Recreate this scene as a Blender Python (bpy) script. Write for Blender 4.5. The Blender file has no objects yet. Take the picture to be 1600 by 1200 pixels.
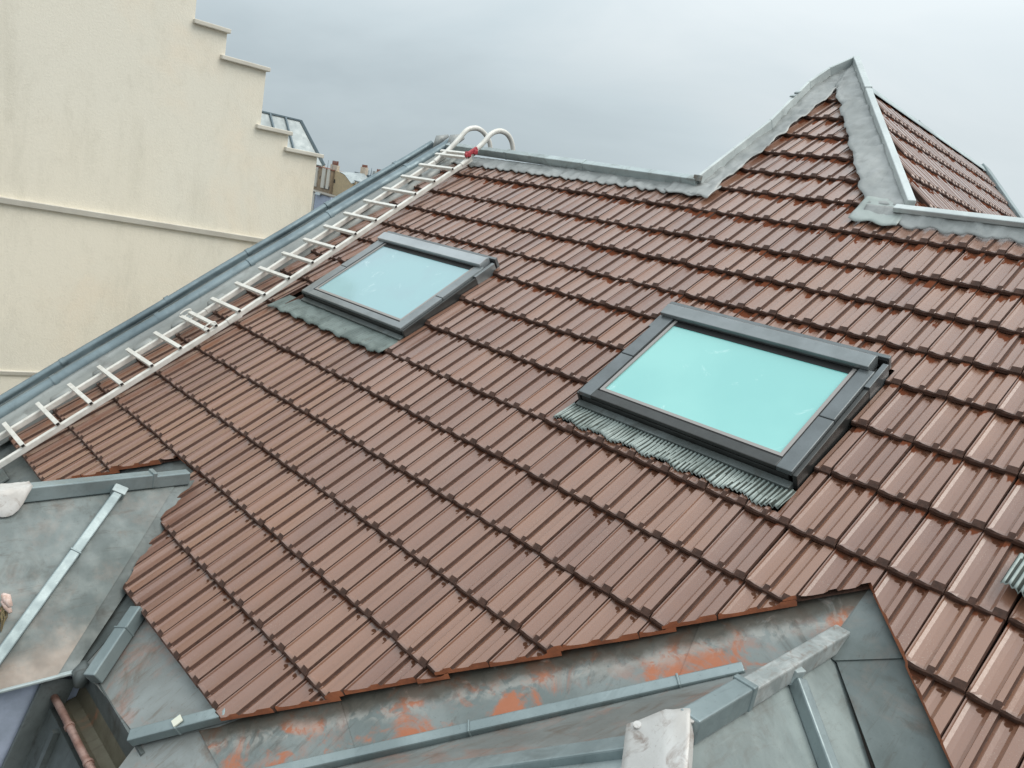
import bpy, bmesh, math, random
from mathutils import Vector, Matrix, noise

random.seed(7)
scene = bpy.context.scene
COL = scene.collection

# ------------------------------------------------------------------ units
# The roof is laid out on its own tile grid: 1 unit = one tile width (0.2127 m).
S = 0.2127
GZ = 84.0                      # roof datum above the street, in tile widths
TH = math.radians(35.0)        # roof pitch
CT, ST = math.cos(TH), math.sin(TH)


def R3(c, v, n=0.0):
    """column, distance down the slope, height above the slope -> unit coordinates"""
    return Vector((c, -v * CT - n * ST, -v * ST + n * CT))


def M3(p):
    return Vector((p[0] * S, p[1] * S, (p[2] + GZ) * S))


# ------------------------------------------------------------------ camera
cam = bpy.data.cameras.new('camera')
cam_ob = bpy.data.objects.new('camera', cam)
COL.objects.link(cam_ob)
cam.sensor_width = 36.0
cam.lens = 27.588
cam.clip_start = 0.05
cam.clip_end = 3000.0
rot = Matrix(((0.68083, -0.275327, 0.678723), (0.710927, 0.025462, -0.702805), (0.17622, 0.961013, 0.213073)))
cam_ob.matrix_world = Matrix.Translation(M3((5.1849, -25.5395, -1.9912))) @ rot.to_4x4()
scene.camera = cam_ob
scene.render.resolution_x = 1024
scene.render.resolution_y = 768

# ------------------------------------------------------------------ sky + light
SUN_EL, SUN_AZ = math.radians(56), math.radians(64)      # azimuth clockwise from +Y
world = bpy.data.worlds.new('World')
scene.world = world
world.use_nodes = True
wn, wl = world.node_tree.nodes, world.node_tree.links
wn.clear()
w_out = wn.new('ShaderNodeOutputWorld')
w_bg = wn.new('ShaderNodeBackground')
w_bg.inputs['Strength'].default_value = 0.1
sky = wn.new('ShaderNodeTexSky')
sky.sky_type = 'NISHITA'
sky.sun_disc = False
sky.sun_elevation = SUN_EL
sky.sun_rotation = SUN_AZ
sky.air_density = 1.0
sky.dust_density = 3.0
tc = wn.new('ShaderNodeTexCoord')
mp = wn.new('ShaderNodeMapping')
mp.inputs['Scale'].default_value = (1.0, 1.0, 2.6)
mp.inputs['Location'].default_value = (0.35, 0.1, 0.0)
wl.new(tc.outputs['Generated'], mp.inputs['Vector'])
n1 = wn.new('ShaderNodeTexNoise')
n1.inputs['Scale'].default_value = 2.1
n1.inputs['Detail'].default_value = 7.0
n1.inputs['Roughness'].default_value = 0.52
n1.inputs['Distortion'].default_value = 0.5
wl.new(mp.outputs['Vector'], n1.inputs['Vector'])
# the dark rain cloud hangs low in the north-west
dot = wn.new('ShaderNodeVectorMath'); dot.operation = 'DOT_PRODUCT'
nrm = wn.new('ShaderNodeVectorMath'); nrm.operation = 'NORMALIZE'
wl.new(tc.outputs['Generated'], nrm.inputs[0])
wl.new(nrm.outputs[0], dot.inputs[0])
dot.inputs[1].default_value = (-0.85, 0.52, 0.06)
dr = wn.new('ShaderNodeMapRange')
dr.interpolation_type = 'SMOOTHSTEP'
dr.inputs['From Min'].default_value = 0.80
dr.inputs['From Max'].default_value = 0.995
dr.inputs['To Min'].default_value = 0.0
dr.inputs['To Max'].default_value = 0.62
wl.new(dot.outputs['Value'], dr.inputs['Value'])
nm = wn.new('ShaderNodeMapRange')
nm.inputs['From Min'].default_value = 0.3
nm.inputs['From Max'].default_value = 0.7
nm.inputs['To Min'].default_value = 0.30
nm.inputs['To Max'].default_value = -0.12
wl.new(n1.outputs['Fac'], nm.inputs['Value'])
ad = wn.new('ShaderNodeMath'); ad.operation = 'ADD'; ad.use_clamp = True
sz = wn.new('ShaderNodeSeparateXYZ')
wl.new(nrm.outputs[0], sz.inputs[0])
zr_ = wn.new('ShaderNodeMapRange'); zr_.interpolation_type = 'SMOOTHSTEP'
for k_, x_ in (('From Min', 0.10), ('From Max', 0.27), ('To Min', 1.0), ('To Max', 0.25)):
    zr_.inputs[k_].default_value = x_
wl.new(sz.outputs['Z'], zr_.inputs['Value'])
ml = wn.new('ShaderNodeMath'); ml.operation = 'MULTIPLY'
wl.new(dr.outputs[0], ml.inputs[0]); wl.new(zr_.outputs[0], ml.inputs[1])
wl.new(ml.outputs[0], ad.inputs[0]); wl.new(nm.outputs[0], ad.inputs[1])
cr = wn.new('ShaderNodeValToRGB')
cr.color_ramp.elements[0].position = 0.0
cr.color_ramp.elements[0].color = (7.7, 8.35, 8.6, 1)
cr.color_ramp.elements[1].position = 0.85
cr.color_ramp.elements[1].color = (4.6, 5.4, 5.8, 1)
e = cr.color_ramp.elements.new(0.4)
e.color = (6.2, 7.1, 7.5, 1)
wl.new(ad.outputs[0], cr.inputs['Fac'])
mx = wn.new('ShaderNodeMix'); mx.data_type = 'RGBA'
mx.inputs['Factor'].default_value = 0.93
wl.new(sky.outputs['Color'], mx.inputs['A'])
wl.new(cr.outputs['Color'], mx.inputs['B'])
# an overcast sky is brightest overhead
zc = wn.new('ShaderNodeMath'); zc.operation = 'MAXIMUM'; zc.inputs[1].default_value = 0.0
wl.new(sz.outputs['Z'], zc.inputs[0])
zf = wn.new('ShaderNodeMath'); zf.operation = 'MULTIPLY_ADD'
zf.inputs[1].default_value = 1.35; zf.inputs[2].default_value = 1.0
zo = wn.new('ShaderNodeMath'); zo.operation = 'SUBTRACT'; zo.inputs[1].default_value = 0.16; zo.use_clamp = True
wl.new(zc.outputs[0], zo.inputs[0]); wl.new(zo.outputs[0], zf.inputs[0])
cie = wn.new('ShaderNodeVectorMath'); cie.operation = 'SCALE'
wl.new(mx.outputs['Result'], cie.inputs[0]); wl.new(zf.outputs[0], cie.inputs['Scale'])
wl.new(cie.outputs[0], w_bg.inputs['Color'])
wl.new(w_bg.outputs[0], w_out.inputs['Surface'])

sun = bpy.data.lights.new('sun', 'SUN')
sun.energy = 1.6
sun.angle = math.radians(40)
sun.color = (1.0, 0.95, 0.87)
sun_ob = bpy.data.objects.new('sun', sun)
COL.objects.link(sun_ob)
sd = Vector((math.sin(SUN_AZ) * math.cos(SUN_EL), math.cos(SUN_AZ) * math.cos(SUN_EL), math.sin(SUN_EL)))
sun_ob.rotation_euler = sd.to_track_quat('Z', 'Y').to_euler()
sun_ob.location = sd * 60

vs = scene.view_settings
vs.view_transform = 'Standard'
vs.look = 'None'
vs.exposure = 0.0
vs.gamma = 1.0
vs.use_curve_mapping = False


# ------------------------------------------------------------------ materials
class Mat:
    def __init__(self, name):
        self.m = bpy.data.materials.new(name)
        self.m.use_nodes = True
        self.n = self.m.node_tree.nodes
        self.l = self.m.node_tree.links
        self.b = self.n['Principled BSDF']
        self.geo = self.n.new('ShaderNodeNewGeometry')

    def noise(self, scale, detail=4, rough=0.55, vec=None, stretch=None, dist=0.0):
        t = self.n.new('ShaderNodeTexNoise')
        t.inputs['Scale'].default_value = scale
        t.inputs['Detail'].default_value = detail
        t.inputs['Roughness'].default_value = rough
        t.inputs['Distortion'].default_value = dist
        v = vec or self.geo.outputs['Position']
        if stretch:
            mpp = self.n.new('ShaderNodeMapping')
            mpp.inputs['Scale'].default_value = stretch
            self.l.new(v, mpp.inputs['Vector'])
            v = mpp.outputs['Vector']
        self.l.new(v, t.inputs['Vector'])
        return t.outputs['Fac']

    def rng(self, src, a, b, c=0.0, d=1.0, smooth=True):
        r = self.n.new('ShaderNodeMapRange')
        if smooth:
            r.interpolation_type = 'SMOOTHSTEP'
        for k, x in (('From Min', a), ('From Max', b), ('To Min', c), ('To Max', d)):
            r.inputs[k].default_value = x
        self.l.new(src, r.inputs['Value'])
        return r.outputs[0]

    def mix(self, fac, a, b, blend='MIX'):
        x = self.n.new('ShaderNodeMix')
        x.data_type = 'RGBA'
        x.blend_type = blend
        for k, val in (('Factor', fac), ('A', a), ('B', b)):
            s = x.inputs[k]
            if isinstance(val, (int, float)):
                s.default_value = val
            elif isinstance(val, tuple):
                s.default_value = (*val, 1.0)
            else:
                self.l.new(val, s)
        return x.outputs['Result']

    def math(self, op, a, b=None, clamp=False):
        x = self.n.new('ShaderNodeMath')
        x.operation = op
        x.use_clamp = clamp
        for i, val in enumerate((a, b)):
            if val is None:
                continue
            if isinstance(val, (int, float)):
                x.inputs[i].default_value = val
            else:
                self.l.new(val, x.inputs[i])
        return x.outputs[0]

    def color(self, c):
        if isinstance(c, tuple):
            self.b.inputs['Base Color'].default_value = (*c, 1)
        else:
            self.l.new(c, self.b.inputs['Base Color'])

    def set(self, **k):
        for key, v in k.items():
            s = self.b.inputs[key.replace('_', ' ')]
            if isinstance(v, (int, float)):
                s.default_value = v
            else:
                self.l.new(v, s)

    def bump(self, src, strength=0.3, dist=0.01):
        bn = self.n.new('ShaderNodeBump')
        bn.inputs['Strength'].default_value = strength
        bn.inputs['Distance'].default_value = dist
        self.l.new(src, bn.inputs['Height'])
        self.l.new(bn.outputs[0], self.b.inputs['Normal'])


def tile_material():
    t = Mat('glazed_clay_tile')
    oi = t.n.new('ShaderNodeObjectInfo')
    uv = t.n.new('ShaderNodeUVMap')
    sx = t.n.new('ShaderNodeSeparateXYZ')
    t.l.new(uv.outputs[0], sx.inputs[0])
    big = t.noise(0.9, 3)
    fac = t.math('ADD', t.math('MULTIPLY', oi.outputs['Random'], 0.6), t.math('MULTIPLY', big, 0.6))
    base = t.mix(t.rng(fac, 0.15, 0.85), (0.155, 0.066, 0.039), (0.222, 0.104, 0.060))
    base = t.mix(t.rng(t.noise(2.3, 4), 0.55, 0.75, 0, 0.45), base, (0.245, 0.106, 0.050))
    base = t.mix(t.rng(t.noise(1.6, 3), 0.5, 0.72, 0, 0.35), base, (0.20, 0.112, 0.085))
    # streaks running down the slope
    st = t.noise(1.0, 4, 0.6, stretch=(42, 3, 3))
    base = t.mix(t.rng(st, 0.5, 0.75, 0, 0.25), base, (0.19, 0.10, 0.075))
    # lichen grit
    gr = t.noise(230, 2, 0.5)
    gm = t.math('MULTIPLY', t.rng(gr, 0.62, 0.72, 0, 0.45), t.rng(t.noise(3.1, 3), 0.45, 0.65))
    base = t.mix(gm, base, (0.42, 0.37, 0.30))
    # wet run-off stain below the course above (v runs 0 tail .. 1 head line)
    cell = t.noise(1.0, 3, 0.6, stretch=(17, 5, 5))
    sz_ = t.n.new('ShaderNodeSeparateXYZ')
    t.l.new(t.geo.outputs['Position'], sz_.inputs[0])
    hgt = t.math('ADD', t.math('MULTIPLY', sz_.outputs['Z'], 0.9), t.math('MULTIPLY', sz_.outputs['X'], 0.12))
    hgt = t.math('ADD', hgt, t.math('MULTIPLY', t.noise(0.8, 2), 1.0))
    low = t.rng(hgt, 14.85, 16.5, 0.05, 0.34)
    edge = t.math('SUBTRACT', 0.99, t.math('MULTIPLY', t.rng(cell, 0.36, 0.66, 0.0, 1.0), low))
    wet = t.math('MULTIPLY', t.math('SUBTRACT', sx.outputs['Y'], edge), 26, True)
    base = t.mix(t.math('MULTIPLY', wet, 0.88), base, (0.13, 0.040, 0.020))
    # moulded notches with moss at the head of both pans
    wob = t.math('MULTIPLY', t.math('SUBTRACT', t.noise(38, 2), 0.5), 0.05)
    notch = None
    for cu, cv, ru, rv in ((0.25, 0.945, 0.055, 0.026), (0.31, 0.925, 0.022, 0.034), (0.64, 0.945, 0.055, 0.026), (0.70, 0.925, 0.022, 0.034)):
        du = t.math('DIVIDE', t.math('SUBTRACT', t.math('ADD', sx.outputs['X'], wob), cu), ru)
        dv = t.math('DIVIDE', t.math('SUBTRACT', t.math('ADD', sx.outputs['Y'], wob), cv), rv)
        d2 = t.math('ADD', t.math('MULTIPLY', du, du), t.math('MULTIPLY', dv, dv))
        m_ = t.rng(d2, 0.7, 1.3, 1.0, 0.0)
        notch = m_ if notch is None else t.math('MAXIMUM', notch, m_)
    base = t.mix(t.math('MULTIPLY', notch, 0.8), base, (0.07, 0.032, 0.02))
    base = t.mix(t.rng(sx.outputs['Y'], 0.955, 0.985, 0.0, 0.75), base, (0.07, 0.032, 0.02))  # line below the course above: moss plus lap shade painted in
    dry = t.math('SUBTRACT', 1.0, t.math('MAXIMUM', wet, notch))
    # dirt along the tail
    tail = t.rng(sx.outputs['Y'], 0.012, 0.07, 0.5, 0.0)
    base = t.mix(tail, base, (0.09, 0.045, 0.03))
    t.color(base)
    t.set(Roughness=t.rng(t.noise(60, 3), 0.3, 0.7, 0.34, 0.50), Specular_IOR_Level=t.math('MULTIPLY', dry, 0.6),
          Coat_Weight=t.math('MULTIPLY', dry, 0.8), Coat_Roughness=0.18, Coat_IOR=1.58)
    t.bump(t.noise(150, 4, 0.6), 0.22, 0.004)
    return t.m


def simple(name, col, rough=0.6, metal=0.0, var=None, vscale=4.0, bump=0.0, bscale=80, stretch=None, amt=0.6, spec=0.5):
    t = Mat(name)
    c = col
    if var:
        c = t.mix(t.rng(t.noise(vscale, 5, 0.6, stretch=stretch), 0.35, 0.68, 0, amt), col, var)
    t.color(c)
    t.set(Roughness=rough, Metallic=metal, Specular_IOR_Level=spec)
    if bump:
        t.bump(t.noise(bscale, 4), bump, 0.004)
    return t.m


def zinc(name, col, dark, light, rough=0.5, metal=0.35, rust=0.0, dirt=0.5, scale=1.0, rustcol=(0.42, 0.13, 0.055), bands=()):
    t = Mat(name)
    a = t.rng(t.noise(1.7 * scale, 5, 0.6, dist=0.6), 0.36, 0.66)
    c = t.mix(a, col, light)
    c = t.mix(t.rng(t.noise(3.3 * scale, 6, 0.65, dist=1.2), 0.52, 0.72, 0, dirt), c, dark)
    sc = t.noise(1.0, 4, 0.7, stretch=(70, 5, 5))
    c = t.mix(t.rng(sc, 0.55, 0.8, 0, 0.35), c, light)
    c = t.mix(t.rng(t.noise(90, 3), 0.62, 0.75, 0, 0.4), c, dark)
    run = t.noise(1.0, 6, 0.7, stretch=(26, 4, 4), dist=0.3)          # run-off streaks
    c = t.mix(t.rng(run, 0.54, 0.68, 0, dirt * 0.6), c, dark)
    if rust:
        m = t.math('MULTIPLY', t.rng(t.noise(2.6, 6, 0.62, dist=0.8), 0.50, 0.60), t.rng(t.noise(11, 5, 0.7), 0.36, 0.60))
        c = t.mix(t.math('MULTIPLY', m, rust), c, rustcol)
    for (nx, ny, off, w0, w1, colr, amt, ns, thr) in bands:      # grime that washed down and dried along an edge
        sp = t.n.new('ShaderNodeSeparateXYZ')
        t.l.new(t.geo.outputs['Position'], sp.inputs[0])
        dd = t.math('ADD', t.math('MULTIPLY', sp.outputs['X'], nx / S), t.math('MULTIPLY', sp.outputs['Y'], ny / S))
        dd = t.math('ADD', t.math('SUBTRACT', dd, off), t.math('MULTIPLY', t.math('SUBTRACT', t.noise(ns, 6, 0.7), 0.5), 2.0 * (w1 - w0)))
        k = t.rng(dd, w0, w1, amt, 0.0)
        k = t.math('MULTIPLY', k, t.rng(t.noise(ns * 1.7, 6, 0.65, dist=0.6), thr, thr + 0.12, 0.0 if thr > 0.4 else 0.35, 1.0))
        c = t.mix(k, c, colr)
    t.color(c)
    t.set(Metallic=metal, Roughness=t.rng(t.noise(9, 4), 0.3, 0.7, rough - 0.1, rough + 0.15))
    t.bump(t.noise(6, 5, 0.6), 0.22, 0.02)
    return t.m


M_TILE = tile_material()
M_DIRTSHADE = simple('mossy_dirt_and_shade', (0.052, 0.024, 0.015), 0.75, var=(0.11, 0.05, 0.032), vscale=40, bump=0.4)  # tile fronts and joints: mossy dirt with shade mixed into the colour
M_FLANK = simple('shaded_rib_flank', (0.095, 0.047, 0.032), 0.6, var=(0.05, 0.024, 0.016), vscale=25, bump=0.2)  # rib side turned from the light, its shade painted as darker colour
M_CLAY = simple('raw_cut_clay', (0.50, 0.165, 0.075), 0.8, var=(0.19, 0.07, 0.04), vscale=12, bump=0.4)
M_CLAYDARK = simple('weathered_cut_clay', (0.16, 0.08, 0.055), 0.8, var=(0.09, 0.045, 0.03), vscale=15, bump=0.4)
M_DECK = simple('roof_underlay', (0.05, 0.04, 0.035), 0.9)
M_ZBLUE = zinc('blue_zinc', (0.20, 0.245, 0.25), (0.115, 0.135, 0.135), (0.29, 0.345, 0.35), 0.4, 0.45, dirt=0.4)
M_ROLL = zinc('dark_blue_zinc', (0.135, 0.18, 0.20), (0.085, 0.11, 0.12), (0.20, 0.255, 0.275), 0.42, 0.4, dirt=0.4)
M_ZROOF = zinc('grey_green_zinc', (0.098, 0.118, 0.114), (0.065, 0.06, 0.05), (0.15, 0.175, 0.172), 0.5, 0.25, dirt=0.7, rust=0.12, rustcol=(0.34, 0.20, 0.14))
M_ZROOFL = zinc('pale_green_grey_zinc', (0.165, 0.195, 0.19), (0.14, 0.135, 0.12), (0.27, 0.31, 0.30), 0.5, 0.25, dirt=0.6)
M_ZROOFA = zinc('sediment_stained_zinc', (0.098, 0.118, 0.114), (0.065, 0.06, 0.05), (0.15, 0.175, 0.172), 0.5, 0.25, dirt=0.7, rust=0.12, rustcol=(0.34, 0.20, 0.14),
              bands=((-1.0, 0.0, 12.25, 0.0, 1.1, (0.30, 0.22, 0.17), 0.6, 3.0, 0.3), (-1.0, -0.15, 14.9, -0.2, 0.9, (0.20, 0.22, 0.215), 0.3, 2.0, 0.3)))
M_ZFLAKE = zinc('flaking_zinc', (0.25, 0.275, 0.27), (0.19, 0.15, 0.125), (0.40, 0.42, 0.41), 0.5, 0.2, dirt=0.8, scale=5)
M_ZGREY = zinc('weathered_zinc', (0.30, 0.345, 0.345), (0.17, 0.165, 0.145), (0.43, 0.49, 0.49), 0.45, 0.35, dirt=0.55)
M_ZDARK = zinc('dark_zinc', (0.078, 0.09, 0.086), (0.042, 0.038, 0.03), (0.15, 0.17, 0.168), 0.5, 0.3, dirt=0.7)
M_ZBROWN = zinc('stained_zinc', (0.19, 0.20, 0.19), (0.14, 0.11, 0.085), (0.27, 0.295, 0.29), 0.5, 0.3, dirt=0.85, rust=0.25)
M_ZRUST = zinc('orange_stained_zinc', (0.14, 0.165, 0.16), (0.08, 0.076, 0.065), (0.21, 0.235, 0.228), 0.48, 0.25, rust=0.28, dirt=0.8,
              bands=((0.675, -0.7375, 8.499, 0.9, 1.5, (0.40, 0.125, 0.05), 0.85, 2.4, 0.46), (0.675, -0.7375, 8.499, 0.3, 0.6, (0.34, 0.33, 0.30), 0.6, 9.0, 0.42), (0.675, -0.7375, 8.499, 0.1, 0.38, (0.055, 0.048, 0.035), 0.85, 4.0, 0.3),))
M_LEADWARM = zinc('warm_lead_strip', (0.24, 0.25, 0.24), (0.17, 0.165, 0.155), (0.32, 0.335, 0.32), 0.5, 0.25, dirt=0.6)
M_LEAD = zinc('lead_flashing', (0.25, 0.262, 0.255), (0.165, 0.17, 0.165), (0.35, 0.36, 0.35), 0.5, 0.3, dirt=0.5)
M_ZPALE = zinc('pale_zinc_cap', (0.46, 0.50, 0.495), (0.32, 0.345, 0.34), (0.56, 0.60, 0.59), 0.4, 0.25, dirt=0.4)
M_PLATE = zinc('whitish_zinc_plate', (0.50, 0.475, 0.445), (0.22, 0.16, 0.13), (0.56, 0.55, 0.53), 0.5, 0.15, dirt=0.8, scale=3)
M_ALU = simple('ladder_aluminium', (0.71, 0.695, 0.65), 0.5, 0.15, var=(0.52, 0.50, 0.45), vscale=14, bump=0.1)
M_HOLE = simple('hollow_rung_end', (0.02, 0.018, 0.016), 0.9)
M_RED = simple('red_plastic', (0.42, 0.045, 0.06), 0.5, var=(0.22, 0.02, 0.03), vscale=40)
M_FRAME = simple('window_frame_metal', (0.062, 0.064, 0.062), 0.36, 0.5, var=(0.04, 0.04, 0.038), vscale=8, bump=0.1, spec=0.6)
M_FRAMELIGHT = simple('window_cover_metal', (0.15, 0.165, 0.17), 0.30, 0.5, var=(0.10, 0.11, 0.112), vscale=6, bump=0.06)
M_COVA = simple('light_cover_metal', (0.40, 0.43, 0.44), 0.3, 0.4, var=(0.30, 0.32, 0.33), vscale=6, bump=0.05)
M_COVB = simple('mid_cover_metal', (0.235, 0.255, 0.26), 0.32, 0.45, var=(0.16, 0.175, 0.175), vscale=6, bump=0.06)
M_TRIM = simple('glazing_bead', (0.30, 0.28, 0.265), 0.45, 0.3)
M_RUBBERSHADE = simple('black_gasket_and_shade', (0.012, 0.012, 0.012), 0.6)
M_APRON = zinc('pleated_lead', (0.20, 0.24, 0.225), (0.08, 0.095, 0.08), (0.33, 0.38, 0.36), 0.5, 0.2, dirt=0.6, scale=2)
M_APRONDARK = zinc('dark_crumpled_lead', (0.10, 0.125, 0.115), (0.055, 0.065, 0.055), (0.17, 0.205, 0.19), 0.5, 0.2, dirt=0.6, scale=3)
M_APRONGROOVE = simple('dark_pleat_groove', (0.045, 0.055, 0.045), 0.8, var=(0.03, 0.035, 0.03), vscale=30)  # darker colour for the pleat grooves
M_PIPE = zinc('oxidised_copper_pipe', (0.24, 0.13, 0.10), (0.09, 0.05, 0.035), (0.40, 0.27, 0.23), 0.45, 0.5, dirt=0.7, scale=3)


def glass_mat(name, col, col2):
    t = Mat(name)
    c = t.mix(t.rng(t.noise(1.4, 3), 0.35, 0.65, 0, 0.8), col, col2)
    c = t.mix(t.rng(t.noise(4.0, 7, 0.75, dist=1.5), 0.60, 0.74, 0, 0.35), c, (0.74, 0.90, 0.89))
    t.color(c)
    t.set(Roughness=t.rng(t.noise(7, 5, 0.7), 0.35, 0.65, 0.05, 0.16), Specular_IOR_Level=0.6, Coat_Weight=0.25, Coat_Roughness=0.02)
    return t.m


M_GLASS_A = glass_mat('pale_blue_glass', (0.26, 0.40, 0.435), (0.26, 0.45, 0.47))
M_GLASS_B = glass_mat('turquoise_glass', (0.215, 0.50, 0.475), (0.25, 0.55, 0.515))


def wall_material():
    t = Mat('cream_render')
    c = t.mix(t.rng(t.noise(0.35, 4, 0.55), 0.35, 0.65), (0.79, 0.73, 0.61), (0.77, 0.725, 0.62))
    c = t.mix(t.rng(t.noise(0.5, 5, 0.6, dist=0.5), 0.5, 0.7, 0, 0.5), c, (0.82, 0.70, 0.55))
    v = t.noise(1.0, 6, 0.7, stretch=(2, 2.2, 0.5))
    c = t.mix(t.rng(v, 0.48, 0.72, 0, 0.38), c, (0.58, 0.54, 0.44))
    c = t.mix(t.rng(t.noise(5, 5, 0.7, stretch=(1, 1.6, 0.8)), 0.5, 0.75, 0, 0.18), c, (0.50, 0.46, 0.37))
    ck = t.noise(2.2, 7, 0.75, dist=2.0)      # hairline cracks
    c = t.mix(t.math('MULTIPLY', t.rng(t.math('ABSOLUTE', t.math('SUBTRACT', ck, 0.5)), 0.0, 0.006, 0.30, 0.0), t.rng(t.noise(0.6, 3), 0.5, 0.62)), c, (0.35, 0.32, 0.26))
    c = t.mix(t.rng(t.noise(60, 3, 0.7), 0.60, 0.72, 0, 0.22), c, (0.50, 0.46, 0.38))
    t.color(c)
    t.set(Roughness=0.9, Specular_IOR_Level=0.2)
    t.bump(t.noise(40, 6, 0.75), 0.35, 0.012)
    return t.m


M_WALL = wall_material()
M_COPE = simple('concrete_coping', (0.62, 0.585, 0.51), 0.85, var=(0.50, 0.465, 0.40), vscale=3, bump=0.2)
M_STONE = simple('rubble_ochre_wall', (0.50, 0.39, 0.24), 0.9, var=(0.36, 0.30, 0.20), vscale=2.0, bump=0.3)
M_WHITEWALL = simple('pale_plaster', (0.60, 0.58, 0.52), 0.9, var=(0.50, 0.47, 0.40), vscale=0.7)
M_BROWNWALL = simple('sooty_wall', (0.33, 0.25, 0.17), 0.9, var=(0.24, 0.18, 0.13), vscale=1.0)
M_CHIM = simple('chimney_plaster', (0.55, 0.47, 0.38), 0.9, var=(0.42, 0.34, 0.27), vscale=1.5)
M_POT = simple('terracotta_chimney_pot', (0.22, 0.09, 0.06), 0.8, var=(0.12, 0.06, 0.05), vscale=3)
M_FARZINC = zinc('distant_zinc_roof', (0.31, 0.345, 0.35), (0.20, 0.23, 0.24), (0.42, 0.46, 0.46), 0.5, 0.2, scale=0.3)
M_FARDARK = simple('distant_slate', (0.14, 0.19, 0.22), 0.6, var=(0.09, 0.12, 0.14), vscale=0.6)
M_WINDOW = simple('dark_window_glass', (0.03, 0.035, 0.04), 0.15)
M_LEDGE = simple('dark_cornice', (0.17, 0.16, 0.14), 0.8)
M_GROUND = simple('street_asphalt', (0.06, 0.06, 0.062), 0.9, var=(0.045, 0.045, 0.045), vscale=0.3)
M_BLUEWALL = simple('painted_cheek_wall', (0.42, 0.47, 0.58), 0.6, var=(0.24, 0.28, 0.34), vscale=5, bump=0.2)
M_PINK = simple('faded_pink_rag', (0.55, 0.22, 0.19), 0.9, var=(0.42, 0.13, 0.12), vscale=60)
M_BONE = simple('weathered_plaster_lump', (0.72, 0.56, 0.50), 0.9, var=(0.40, 0.24, 0.17), vscale=50)
M_TWIG = simple('mossy_twigs', (0.20, 0.16, 0.08), 0.9, var=(0.10, 0.07, 0.05), vscale=60)
M_STICKER = simple('pale_clip', (0.62, 0.62, 0.52), 0.6)

# ------------------------------------------------------------------ builders
WL = {}     # world location (metres) of every object built


def props(o, label=None, cat=None, group=None, kind=None):
    for k, v in (('label', label), ('category', cat), ('group', group), ('kind', kind)):
        if v:
            o[k] = v
    return o


def place(o, loc, parent):
    WL[o.name] = loc.copy()
    if parent is not None:
        o.parent = parent
        o.location = loc - WL[parent.name]
    else:
        o.location = loc


def empty(name, p, label, cat, group=None):
    o = bpy.data.objects.new(name, None)
    COL.objects.link(o)
    o.empty_display_size = 0.2
    place(o, M3(p), None)
    return props(o, label, cat, group)


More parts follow.
